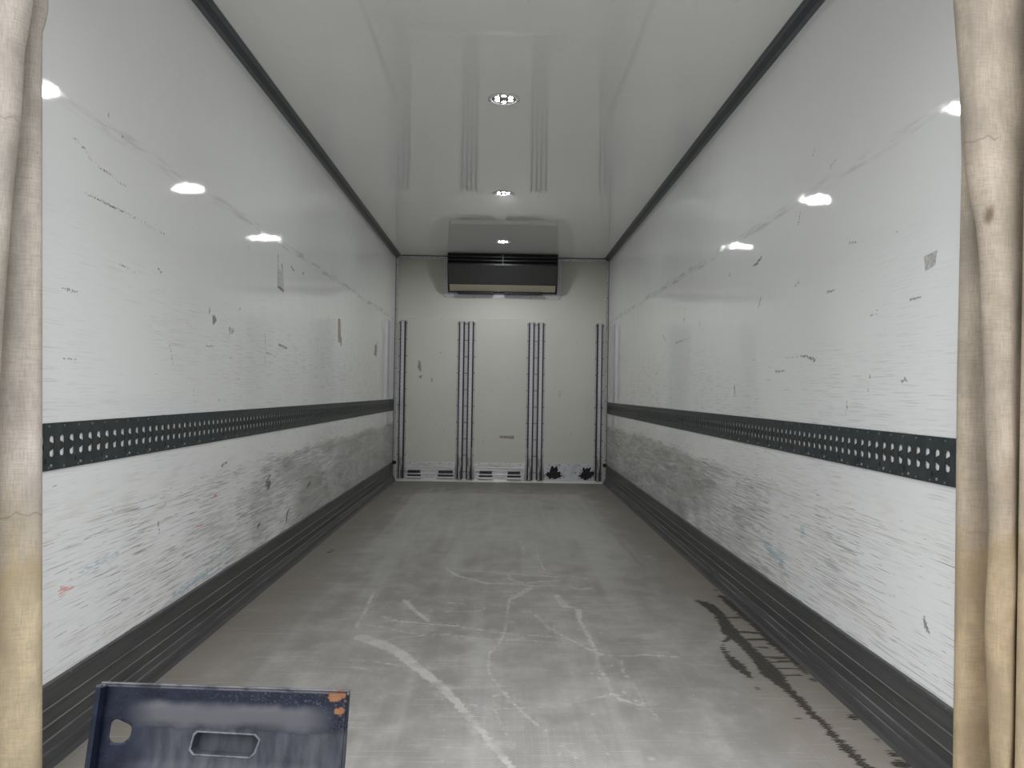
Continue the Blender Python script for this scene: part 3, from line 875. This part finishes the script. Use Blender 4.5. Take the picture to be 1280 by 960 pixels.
def make_rail(s, first, ph, label):
    bm, n = rail_plate(s, first, YB - 0.03, ph)
    root = empty('lashing_rail', (s * W2, Y0, RZ0))
    root_inv = Matrix.Translation((-s * W2, -Y0, -RZ0))
    bmesh.ops.transform(bm, matrix=root_inv, verts=bm.verts[:])
    me = bpy.data.meshes.new('rail_plate')
    bm.to_mesh(me)
    bm.free()
    link('rail_plate', me, [M['rail'], M['rail_in'], M['black']], root)
    bm = bmesh.new()
    dome(bm, (0, 0, 0), (-s, 0, 0), 0.0038, 0.0018, 8)
    riv = obj('rivet', bm, M['rivet'], root)
    bm = bmesh.new()
    dome(bm, (0, 0, 0), (-s, 0, 0), 0.0048, 0.003, 6)
    bolt = obj('bolt', bm, M['bolt'], root)
    x = -s * 0.0046
    spots = []
    k = 0
    while first + 0.067 * k < YB - 0.06:
        for z in (RZ1 - RZ0 - 0.009, 0.0065):
            spots.append((x, first - 0.012 + 0.067 * k - Y0, z))
        k += 1
    for i, p in enumerate(spots[:100]):
        o = riv if i == 0 else riv.copy()
        if i:
            COL.objects.link(o)
        o.location = p
    bm = bmesh.new()
    for p in spots[100:]:
        dome(bm, p, (-s, 0, 0), 0.0038, 0.0018, 6)
    far = obj('rivet', bm, M['rivet'], root)
    far['kind'] = 'stuff'
    for i in range(ph, n, 3):
        o = bolt if i == ph else bolt.copy()
        if i != ph:
            COL.objects.link(o)
        o.location = (x, first + PITCH * i - 0.004 * (1 if s < 0 else 0) - Y0, 0.0115)
    tag(root, label, 'lashing rail', 'slotted lashing rails on the side walls')


make_rail(-1, 1.8147, 0, 'long dark slotted steel lashing rail on the left white wall')
make_rail(1, 1.8409, 2, 'long dark slotted steel lashing rail on the right white wall')

# ------------------------------------------------------------------ upright tracks on the bulkhead
TW, TD = 0.062, 0.030          # channel width and depth
ZT = 1.688


def make_track():
    root = empty('track_post')
    bm = bmesh.new()
    h = TW / 2
    # hat section: outer dark sides lean in to a bright face
    prof = [(-h - 0.015, 0), (-h - 0.015, -0.002), (-h, -0.002), (-h + 0.008, -TD), (-h + 0.013, -TD), (-h + 0.015, -TD + 0.004), (h - 0.015, -TD + 0.004),
            (h - 0.013, -TD), (h - 0.008, -TD), (h, -0.002), (h + 0.015, -0.002), (h + 0.015, 0)]
    prism(bm, prof, 'z', 0.03, ZT - 0.012, mis=[0, 0, 1, 1, 1, 2, 1, 1, 1, 0, 0, 0])
    # small latch notches down the face
    for k in range(36):
        zk = 0.16 + 0.0415 * k
        face(bm, [(-0.012, -TD + 0.0036, zk), (-0.005, -TD + 0.0036, zk), (-0.005, -TD + 0.0036, zk + 0.005), (-0.012, -TD + 0.0036, zk + 0.005)], 3)
    obj('channel', bm, [M['flange'], M['alu_side'], M['alu_face'], M['notch']], root)
    bm = bmesh.new()
    prism(bm, [(-h + 0.005, 0), (-h + 0.012, -TD - 0.001), (h - 0.012, -TD - 0.001), (h - 0.005, 0)], 'z', ZT - 0.030, ZT - 0.006)
    obj('end_cap', bm, M['alu'], root, bevel=0.003)
    bm = bmesh.new()
    dome(bm, (0, 0, 0), (0, -1, 0), 0.0062, 0.003, 6)
    riv = obj('rivet', bm, M['black'], root)
    for k in range(10):
        for e in (-1, 1):
            o = riv if (k == 0 and e == -1) else riv.copy()
            if o is not riv:
                COL.objects.link(o)
            o.location = (e * (h + 0.009), -0.002, ZT - 0.035 - 0.172 * k)
    return root


def guard(root, sx, big=1.0):
    """Flared aluminium shoe at the foot of a track, on one side."""
    bm = bmesh.new()
    h = TW / 2
    a = [(sx * (h - 0.004), -TD, 0.36), (sx * h, -0.002, 0.36)]
    b = [(sx * (h - 0.002), -TD, 0.20), (sx * (h + 0.014), -0.002, 0.20)]
    c = [(sx * (h + 0.002), -TD, 0.03), (sx * (h + 0.030), -0.002, 0.03)]
    va, vb, vc = ([bm.verts.new(p) for p in q] for q in (a, b, c))
    for p, q in ((va, vb), (vb, vc)):
        bm.faces.new((p[0], p[1], q[1], q[0]))
    wall = [bm.verts.new((sx * (h - 0.006), -0.002, z)) for z in (0.36, 0.20, 0.03)]
    for i, (p, q) in enumerate(((va, vb), (vb, vc))):
        bm.faces.new((p[1], wall[i], wall[i + 1], q[1]))
        bm.faces.new((p[0], q[0], wall[i + 1], wall[i]))
    bm.faces.new((vc[0], vc[1], wall[2]))
    bm.faces.new((va[0], wall[0], va[1]))
    obj('foot_guard', bm, M['alu'], root)


base = make_track()
TR = [(-1.034, 'slim aluminium track post beside the left corner of the back wall', None),
      (-0.418, 'left one of the left pair of aluminium track posts on the back wall', -1),
      (-0.322, 'right one of the left pair of aluminium track posts on the back wall', 1),
      (0.314, 'left one of the right pair of aluminium track posts on the back wall', -1),
      (0.412, 'right one of the right pair of aluminium track posts on the back wall', 1),
      (1.031, 'slim aluminium track post beside the right corner of the back wall', None)]
roots = [base] + [copy_tree(base) for _ in TR[1:]]
for o, (x, lab, g) in zip(roots, TR):
    o.location = (x, YB, 0)
    tag(o, lab, 'track post', 'upright track posts on the back wall')
    if g:
        guard(o, g)

# ------------------------------------------------------------------ scuff plates between the posts
YP = YB - 0.004


def scuff(x0, x1, mat, label):
    root = empty('scuff_plate', ((x0 + x1) / 2, YB, 0.028))
    w = (x1 - x0) / 2
    bm = bmesh.new()
    box(bm, -w, w, -0.004, -0.0002, 0.0, 0.172)
    for zr in (0.050, 0.085, 0.120) if mat == 'alu_plate' else ():
        prism(bm, [(-0.004, zr - 0.006), (-0.0065, zr - 0.002), (-0.0065, zr + 0.002), (-0.004, zr + 0.006)], 'x', -w + 0.01, w - 0.01)
    obj('plate', bm, M[mat], root, bevel=0.001)
    n = int(2 * w / 0.09)
    bm = bmesh.new()
    dome(bm, (0, 0, 0), (0, -1, 0), 0.0055, 0.003, 6)
    riv = obj('rivet', bm, M['black'], root)
    for k in range(n):
        o = riv if k == 0 else riv.copy()
        if k:
            COL.objects.link(o)
        o.location = (-w + 0.045 + (2 * w - 0.09) * k / (n - 1), -0.004, 0.160)
    tag(root, label, 'scuff plate', 'aluminium scuff plates at the foot of the back wall')
    return root


def vent(root, x, w=0.13):
    """Louvred drain vent pressed into a plate: two hooded dark slots over a bright lip."""
    bm = bmesh.new()
    box(bm, x - w / 2, x + w / 2, -0.0072, -0.004, 0.058, 0.088, 1)
    box(bm, x - w / 2 - 0.006, x + w / 2 + 0.006, -0.0072, -0.004, 0.024, 0.042, 1)
    for z in (0.064,):
        prism(bm, [(-0.0075, z), (-0.017, z + 0.004), (-0.016, z + 0.008), (-0.0075, z + 0.013)], 'x', x - w / 2, x + w / 2, 2)
    prism(bm, [(-0.0075, 0.006), (-0.024, 0.006), (-0.026, 0.012), (-0.022, 0.018), (-0.0075, 0.022)], 'x', x - w / 2 - 0.012, x + w / 2 + 0.012, 0)
    obj('drain_vent', bm, [M['alu_plate'], M['ac_front'], M['alu_side']], root)


def drain(root, x, seed):
    """Round drain hole ringed by splashed black grime."""
    rnd = random.Random(seed)
    bm = bmesh.new()
    n = 44
    pts = []
    for k in range(n):
        a = 2 * math.pi * k / n
        r = 0.040 + 0.020 * rnd.random() * (1 + 0.8 * abs(math.cos(a)))
        if math.sin(a) > 0.9:
            r += 0.035 * rnd.random() + 0.012
        pts.append((x + r * 1.25 * math.cos(a), -0.0046, 0.062 + r * 0.95 * math.sin(a)))
    c = bm.verts.new((x, -0.0046, 0.062))
    vs = [bm.verts.new(p) for p in pts]
    for k in range(n):
        bm.faces.new((c, vs[k], vs[(k + 1) % n]))
    for k in range(26):
        a = rnd.uniform(0, 2 * math.pi)
        r = rnd.uniform(0.06, 0.10)
        px, pz, q = x + r * 1.2 * math.cos(a), 0.062 + r * 0.75 * math.sin(a), rnd.uniform(0.002, 0.007)
        if pz > 0.01:
            face(bm, [(px + q * math.cos(t), -0.0046, pz + q * math.sin(t)) for t in (0, 1.2, 2.4, 3.7, 5.0)])
    obj('grime_splash', bm, M['grime'], root)
    bm = bmesh.new()
    seg = 18
    ri, ro = [], []
    for k in range(seg):
        a = 2 * math.pi * k / seg
        ro.append(((x + 0.036 * math.cos(a)), -0.0075, 0.062 + 0.030 * math.sin(a)))
        ri.append(((x + 0.027 * math.cos(a)), -0.0075, 0.062 + 0.021 * math.sin(a)))
    vo = [bm.verts.new(p) for p in ro]
    vi = [bm.verts.new(p) for p in ri]
    vw = [bm.verts.new((p[0], -0.0042, p[2])) for p in ro]
    vd = [bm.verts.new((p[0], -0.0044, p[2])) for p in ri]
    for k in range(seg):
        j = (k + 1) % seg
        bm.faces.new((vo[k], vo[j], vi[j], vi[k])).material_index = 0
        bm.faces.new((vw[k], vw[j], vo[j], vo[k])).material_index = 0
        bm.faces.new((vi[k], vi[j], vd[j], vd[k])).material_index = 1
    bm.faces.new(vd).material_index = 1
    obj('drain_hole', bm, [M['rail_in'], M['black']], root)


p = scuff(-0.985, -0.475, 'alu_plate', 'left ribbed aluminium scuff plate with two louvred vents')
vent(p, -0.165)
vent(p, 0.165, 0.15)
p = scuff(-0.262, 0.262, 'alu_plate', 'middle aluminium scuff plate with louvred vents between the two post pairs')
vent(p, -0.145)
vent(p, 0.150)
p = scuff(0.476, 0.978, 'alu_clean', 'right smooth aluminium scuff plate with two grimy black drain holes')
drain(p, -0.155, 3)
drain(p, 0.185, 5)

# ------------------------------------------------------------------ cooling unit under the ceiling
root = empty('cooling_unit', (0, Y1, 1.98))
yo, zo = Y1, 1.98


def LP(q):
    return [(a - yo, b - zo) for a, b in q]


XA = 0.566
bm = bmesh.new()
prism(bm, LP([(Y1 - 0.006, H - 0.004), (7.875, H - 0.004), (7.875, 2.225), (7.955, 2.050), (8.02, 1.990), (Y1 - 0.006, 1.985)]), 'x', -XA + 0.008, XA - 0.008)
obj('housing', bm, M['ac_dark'], root)
bm = bmesh.new()
for s in (-1, 1):
    prism(bm, LP([(Y1 - 0.006, H - 0.005), (7.860, H - 0.005), (7.845, 2.228), (7.935, 2.052), (8.01, 1.985), (Y1 - 0.006, 1.975)]), 'x', s * (XA - 0.0075), s * XA)
    if s < 0:
        obj('end_panel', bm, M['ac_dark'], root)
        bm = bmesh.new()
obj('end_panel', bm, M['ac_dark'], root)
for k, (ya, za) in enumerate(((7.850, 2.340), (7.846, 2.304), (7.844, 2.268))):
    bm = bmesh.new()
    prism(bm, LP([(ya, za), (ya + 0.018, za + 0.018), (ya + 0.022, za + 0.014), (ya + 0.004, za - 0.004)]), 'x', -XA + 0.009, XA - 0.009)
    obj('louvre', bm, M['ac_dark'], root, bevel=0.001)
bm = bmesh.new()
box(bm, -0.006, 0.006, 7.847 - yo, 7.853 - yo, 2.232 - zo, 2.350 - zo)
obj('louvre_brace', bm, M['rivet'], root)
bm = bmesh.new()
prism(bm, LP([(7.838, 2.236), (7.846, 2.240), (7.955, 2.056), (7.946, 2.050)]), 'x', -XA + 0.002, XA - 0.002)
obj('front_panel', bm, M['ac_front'], root, bevel=0.002)
bm = bmesh.new()
dome(bm, (0, 0, 0), (0, -0.86, -0.5), 0.006, 0.003, 6)
scr = obj('screw', bm, M['black'], root)
for k, xx in enumerate((-0.40, -0.25, -0.06, 0.0, 0.3, 0.45)):
    o = scr if k == 0 else scr.copy()
    if k:
        COL.objects.link(o)
    o.location = (xx, 7.849 - yo, 2.215 - zo)
bm = bmesh.new()
prism(bm, LP([(7.944, 2.052), (7.956, 2.054), (8.020, 2.000), (8.010, 1.992)]), 'x', -XA + 0.016, XA - 0.016)
obj('drip_tray', bm, M['ac_lip'], root, bevel=0.002)
for x0, x1 in ((-0.47, -0.09), (0.02, 0.42)):
    bm = bmesh.new()
    box(bm, x0, x1, 8.000 - yo, 8.07 - yo, 1.972 - zo, 1.986 - zo)
    k = x0 + 0.006
    while k < x1 - 0.008:
        box(bm, k, k + 0.005, 7.996 - yo, 8.07 - yo, 1.964 - zo, 1.976 - zo)
        k += 0.014
    obj('outlet_grille', bm, M['ac_dark'], root)
bm = bmesh.new()
ya, yb = -0.0052, -0.0006
box(bm, -0.612, 0.612, ya, yb, 1.928 - zo, 1.974 - zo)
for s in (-1, 1):
    box(bm, s * 0.568, s * 0.612, ya, yb, 1.9745 - zo, H - 0.037 - zo)
for xx, zz in ((-0.60, 1.94), (0.60, 1.94), (0, 1.94), (-0.3, 1.94), (0.3, 1.94), (-0.60, 2.15), (0.60, 2.15)):
    dome(bm, (xx, ya, zz - zo), (0, -1, 0), 0.005, 0.002, 6, 1)
obj('mounting_frame', bm, [M['alu_frame'], M['black']], root)
tag(root, 'black and grey cooling unit high on the back wall under the ceiling', 'cooling unit')


# ------------------------------------------------------------------ ceiling lights
LED_WATTS = 3.3


def make_light():
    root = empty('ceiling_light')
    bm = bmesh.new()
    seg = 40
    prof = [(0.078, 0.0), (0.077, -0.003), (0.070, -0.0055), (0.062, -0.005), (0.060, -0.002)]
    rings = [[bm.verts.new((r * math.cos(2 * math.pi * k / seg), r * math.sin(2 * math.pi * k / seg), z)) for k in range(seg)] for r, z in prof]
    for a, b in zip(rings, rings[1:]):
        for k in range(seg):
            bm.faces.new((a[k], a[(k + 1) % seg], b[(k + 1) % seg], b[k]))
    obj('bezel', bm, M['bezel'], root, smooth=True)
    bm = bmesh.new()
    bmesh.ops.create_circle(bm, cap_ends=True, segments=seg, radius=0.061, matrix=Matrix.Translation((0, 0, -0.0018)))
    obj('lens', bm, M['lens'], root)
    for sx in (-1, 1):
        bm = bmesh.new()
        dome(bm, (sx * 0.070, 0.012, -0.0055), (0, 0, -1), 0.004, 0.002, 8)
        obj('screw', bm, M['black'], root)
    bm = bmesh.new()
    bmesh.ops.create_uvsphere(bm, u_segments=12, v_segments=8, radius=0.0115)
    bmesh.ops.scale(bm, vec=(1, 1, 0.06), verts=bm.verts[:])
    led = obj('led', bm, M['led'], root, smooth=True)
    ld = bpy.data.lights.new('ceiling_light', 'AREA')
    ld.shape = 'DISK'
    ld.size = 0.10
    ld.energy = LED_WATTS
    ld.color = (0.97, 0.99, 1.0)
    lamp = bpy.data.objects.new('lamp_glow', ld)
    COL.objects.link(lamp)
    lamp.parent = root
    lamp.location = (0, 0, -0.006)
    for k in range(6):
        a = R(90 + 60 * k)
        o = led if k == 0 else led.copy()
        if k:
            COL.objects.link(o)
        o.location = (0.037 * math.cos(a), 0.037 * math.sin(a), -0.0020)
    return root


first = make_light()
for k, lab in enumerate(('nearest and largest looking of the three lit round ceiling lights', 'middle one of the three lit round ceiling lights',
                         'farthest lit round ceiling light just before the cooling unit')):
    o = first if k == 0 else copy_tree(first)
    o.location = (0.0, 3.704 + 1.77 * k, H - 0.0003)
    tag(o, lab, 'ceiling light', 'round led lights in the ceiling')


# ------------------------------------------------------------------ scraps of tape
def tape(pts, nrm, mat, label, seed, seg=5):
    """A torn strip with ragged short ends, stuck to a surface."""
    rnd = random.Random(seed)
    a, b, c, d = (Vector(p) for p in pts)
    n = Vector(nrm)
    o0 = (a + b + c + d) / 4
    out = []
    for p, q, rag in ((a, b, 0.10), (b, c, 0.03), (c, d, 0.12), (d, a, 0.03)):
        for k in range(seg):
            t = k / seg
            m = p.lerp(q, t)
            out.append(m + (o0 - m) * rag * rnd.random() - o0)
    bm = bmesh.new()
    va = [bm.verts.new(p + n * 0.0001) for p in out]
    vb = [bm.verts.new(p + n * 0.0007) for p in out]
    k = len(out)
    for i in range(k):
        bm.faces.new((va[i], va[(i + 1) % k], vb[(i + 1) % k], vb[i]))
    bm.faces.new(vb)
    bm.faces.new(va[::-1])
    o = obj('tape_scrap', bm, M[mat])
    o.location = o0
    tag(o, label, 'tape')
    return o


tape([(-W2, 3.868, 1.555), (-W2, 3.955, 1.552), (-W2, 3.972, 1.458), (-W2, 3.872, 1.464)], (1, 0, 0), 'tape_pale', 'pale tape scrap with dark edges, highest on the left wall', 1)
tape([(-W2, 5.28, 1.44), (-W2, 5.365, 1.44), (-W2, 5.395, 1.268), (-W2, 5.30, 1.27)], (1, 0, 0), 'tape_old', 'narrow dark upright tape strip on the left wall above the rail', 2)
tape([(-W2, 6.83, 1.36), (-W2, 6.95, 1.35), (-W2, 6.93, 1.235), (-W2, 6.78, 1.26)], (1, 0, 0), 'tape_old', 'small brown tape scrap on the left wall nearest the back wall', 3)
tape([(W2, 2.008, 1.325), (W2, 1.946, 1.330), (W2, 1.956, 1.292), (W2, 2.003, 1.284)], (-1, 0, 0), 'tape_pale', 'grey torn tape patch on the right wall beside the curtain', 4)
tape([(-0.01, YB, 0.487), (0.145, YB, 0.490), (0.150, YB, 0.452), (-0.008, YB, 0.462)], (0, -1, 0), 'tape_old', 'short level tape scrap on the back wall between the post pairs', 5)


# ------------------------------------------------------------------ curtains gathered at both sides of the rear opening
def catmull(P, sub):
    P = np.array(P, float)
    Q = np.vstack([2 * P[0] - P[1], P, 2 * P[-1] - P[-2]])
    out = []
    for i in range(1, len(Q) - 2):
        p0, p1, p2, p3 = Q[i - 1], Q[i], Q[i + 1], Q[i + 2]
        for k in range(sub):
            t = k / sub
            out.append(0.5 * (2 * p1 + (p2 - p0) * t + (2 * p0 - 5 * p1 + 4 * p2 - p3) * t * t + (3 * p1 - p0 - 3 * p2 + p3) * t ** 3))
    out.append(Q[-2])
    return np.array(out)


def ip(z, pairs):
    pairs = sorted(pairs)
    return float(np.interp(z, [p[0] for p in pairs], [p[1] for p in pairs]))


def curtain(section, name, mat, label):
    zs_ = np.linspace(0.006, 2.147, 90)
    G = np.array([[(x, y, z) for x, y in catmull(section(z), 7)] for z in zs_])
    V, Q = grid_mesh(name, G)
    me = mesh_from(name, V, Q)
    o = link(name, me, M[mat], None, True)
    md = o.modifiers.new('thickness', 'SOLIDIFY')
    md.thickness = 0.003
    md.offset = 0
    tag(o, label, 'curtain', 'canvas curtains at the rear opening')


def sec_left(z):
    eb = ip(z, [(0.0, 1.0225), (0.08, 1.023), (0.732, 1.0372), (1.281, 1.0491), (1.755, 1.0594), (1.772, 1.057), (1.796, 1.0475), (1.833, 1.047), (1.88, 1.054), (2.36, 1.06)])
    ef = ip(z, [(0.0, 1.125), (0.5, 1.11), (0.915, 1.0903), (1.09, 1.0838), (1.212, 1.0779), (1.388, 1.0679), (1.528, 1.0554), (1.687, 1.0501), (1.793, 1.0353), (2.36, 1.03)])
    w = 0.004 * math.sin(z * 9) + 0.003 * math.sin(z * 23)
    return [(-(eb + 0.06), 1.794), (-(eb + 0.022), 1.792), (-eb, 1.776), (-(eb + 0.010), 1.757), (-(eb + 0.05), 1.746 + w), (-max(eb, ef) - 0.075, 1.736),
            (-(ef + 0.012), 1.712), (-ef, 1.692), (-(ef + 0.012), 1.670), (-(ef + 0.05), 1.655 + w), (-(ef + 0.09), 1.672), (-(ef + 0.115), 1.710),
            (-(ef + 0.135), 1.685), (-(ef + 0.17), 1.67 - w), (-1.31, 1.74)]


def sec_right(z):
    eb = ip(z, [(0.0, 1.073), (0.1, 1.0734), (0.578, 1.0742), (0.985, 1.0738), (1.245, 1.0768), (1.506, 1.0797), (1.88, 1.066), (2.36, 1.06)])
    ef = ip(z, [(0.0, 1.108), (0.14, 1.1073), (0.419, 1.0921), (0.49, 1.0925), (0.60, 1.097), (0.666, 1.0986), (0.772, 1.094), (1.091, 1.0802), (1.25, 1.072), (1.339, 1.0634), (1.393, 1.0504),
                (1.481, 1.037), (1.642, 1.0264), (1.838, 1.0101), (2.36, 1.0)])
    t = ip(z, [(0.0, 1.1295), (0.164, 1.1302), (0.607, 1.133), (0.95, 1.135), (1.468, 1.1389), (2.36, 1.145)])
    w = 0.003 * math.sin(z * 8 + 1) + 0.002 * math.sin(z * 21)
    e2 = max(eb, ef) + 0.05
    return [(eb + 0.06, 1.794), (eb + 0.020, 1.792), (eb, 1.776), (eb + 0.010, 1.757), (e2 - 0.015, 1.748 + w), (e2 + 0.005, 1.734), (ef + 0.020, 1.716),
            (ef, 1.692), (ef + 0.008, 1.670), (min(ef + 0.035, t - 0.002), 1.660 + w), (t + 0.022, 1.680), (t + 0.030, 1.668), (t + 0.008, 1.656), (t, 1.642), (t + 0.014, 1.626),
            (t + 0.06, 1.620 + w), (1.26, 1.66), (1.305, 1.74)]


curtain(sec_left, 'canvas_curtain', 'curt_l', 'pale beige canvas curtain hanging at the left of the opening')
curtain(sec_right, 'canvas_curtain', 'curt_r', 'tan stained canvas curtain hanging in folds at the right of the opening')

# ------------------------------------------------------------------ navy steel plate standing on the sill
PW, PH = 0.274, 0.287
root = empty('steel_plate')


def depth(x, z):
    """Pressed shape: flat border, bend at z .24, hollow middle."""
    d = 0.0
    ux = max(0.0, min(1.0, (x + 0.235) / 0.05)) * max(0.0, min(1.0, (0.268 - x) / 0.06))
    uz = max(0.0, min(1.0, (0.245 - z) / 0.045))
    d += 0.022 * ux * uz
    if z < 0.125:
        d -= 0.010 * ux * min(1.0, (0.125 - z) / 0.02)
    return d


hole = [(-0.254, 0.200), (-0.252, 0.207), (-0.247, 0.212), (-0.240, 0.214), (-0.233, 0.212), (-0.216, 0.203), (-0.212, 0.199), (-0.210, 0.193), (-0.211, 0.180), (-0.214, 0.173), (-0.221, 0.166), (-0.228, 0.164), (-0.242, 0.165), (-0.249, 0.168), (-0.254, 0.175)]
hnd = [(-0.072, 0.183), (-0.065, 0.190), (0.066, 0.188), (0.078, 0.178), (0.070, 0.150), (0.060, 0.140), (-0.068, 0.142), (-0.078, 0.152)]
pts, edges = [], []
for loop in ([(-PW, 0.0), (PW, 0.0), (PW, PH), (-PW, PH)], hole, hnd):
    i0 = len(pts)
    pts += loop
    edges += [(i0 + k, i0 + (k + 1) % len(loop)) for k in range(len(loop))]


def inside(p, poly):
    c = False
    for (x1, y1), (x2, y2) in zip(poly, poly[1:] + poly[:1]):
        if (y1 > p[1]) != (y2 > p[1]) and p[0] < (x2 - x1) * (p[1] - y1) / (y2 - y1) + x1:
            c = not c
    return c


for i in range(1, 68):
    for j in range(1, 36):
        q = (-PW + 2 * PW * i / 68, PH * j / 36)
        if not inside(q, hole) and not inside(q, hnd):
            pts.append(q)
vs, es, fs, *_ = delaunay_2d_cdt([Vector(q) for q in pts], edges, [], 0, 1e-5)
bm = bmesh.new()
bv = [bm.verts.new((v.x, depth(v.x, v.y), v.y)) for v in vs]
for f in fs:
    c = sum((vs[i] for i in f), Vector((0, 0))) / len(f)
    if not inside(c, hole) and not inside(c, hnd):
        bm.faces.new([bv[i] for i in f])
o = obj('face_plate', bm, M['navy'], root, smooth=True)
md = o.modifiers.new('thickness', 'SOLIDIFY')
md.thickness = 0.004
md.offset = 0
# narrow rims round the pan
for nm, prof in (('left_rim', (-PW - 0.012, -PW, -0.026, 0.004, 0.0, PH)), ('right_rim', (PW, PW + 0.004, -0.010, 0.004, 0.0, PH)), ('top_rim', (-PW - 0.012, PW + 0.004, -0.006, 0.004, PH, PH + 0.004))):
    bm = bmesh.new()
    box(bm, *prof)
    obj('rim', bm, M['navy'], root, bevel=0.0015)
# pressed hand grip: cup behind the opening and a rolled lip around it
bm = bmesh.new()
n = len(hnd)
front = [bm.verts.new((x, depth(x, z) - 0.001, z)) for x, z in hnd]
cx, cz = 0.0, 0.165
back = [bm.verts.new((cx + (x - cx) * 0.90, depth(x, z) + 0.022, cz + (z - cz) * 0.80)) for x, z in hnd]
for k in range(n):
    bm.faces.new((front[k], front[(k + 1) % n], back[(k + 1) % n], back[k]))
bm.faces.new(back)
o = obj('hand_grip', bm, M['navy'], root)
md = o.modifiers.new('thickness', 'SOLIDIFY')
md.thickness = 0.003
md.offset = 1
g = o
bm = bmesh.new()
rings = []
for k in range(n):
    x, z = hnd[k]
    dx, dz = x - cx, z - cz
    l = math.hypot(dx, dz * 3)
    ox, oz = dx / l, dz * 3 / l
    ring = []
    for a in range(8):
        t = 2 * math.pi * a / 8
        rr = 0.0030
        ring.append(bm.verts.new((x + ox * rr * math.cos(t), depth(x, z) - 0.001 + rr * math.sin(t), z + oz * rr * math.cos(t))))
    rings.append(ring)
for k in range(n):
    a, b = rings[k], rings[(k + 1) % n]
    for i in range(8):
        bm.faces.new((a[i], a[(i + 1) % 8], b[(i + 1) % 8], b[i]))
obj('grip_lip', bm, M['navy_edge'], g, smooth=True)
# hinge barrels along the foot
for xx in (-0.20, 0.0, 0.20):
    bm = bmesh.new()
    bmesh.ops.create_cone(bm, cap_ends=True, segments=16, radius1=0.010, radius2=0.010, depth=0.09, matrix=Matrix.Translation((xx, 0.004, 0.008)) @ Matrix.Rotation(R(90), 4, 'Y'))
    obj('hinge_barrel', bm, M['navy'], root)
root.matrix_world = Matrix.Translation((-0.594, 1.668, 0.0)) @ Matrix.Rotation(R(-3.4), 4, 'Z') @ Matrix.Rotation(R(-13), 4, 'X')
tag(root, 'navy blue steel plate with rust spots standing before the left kick plate', 'steel plate')
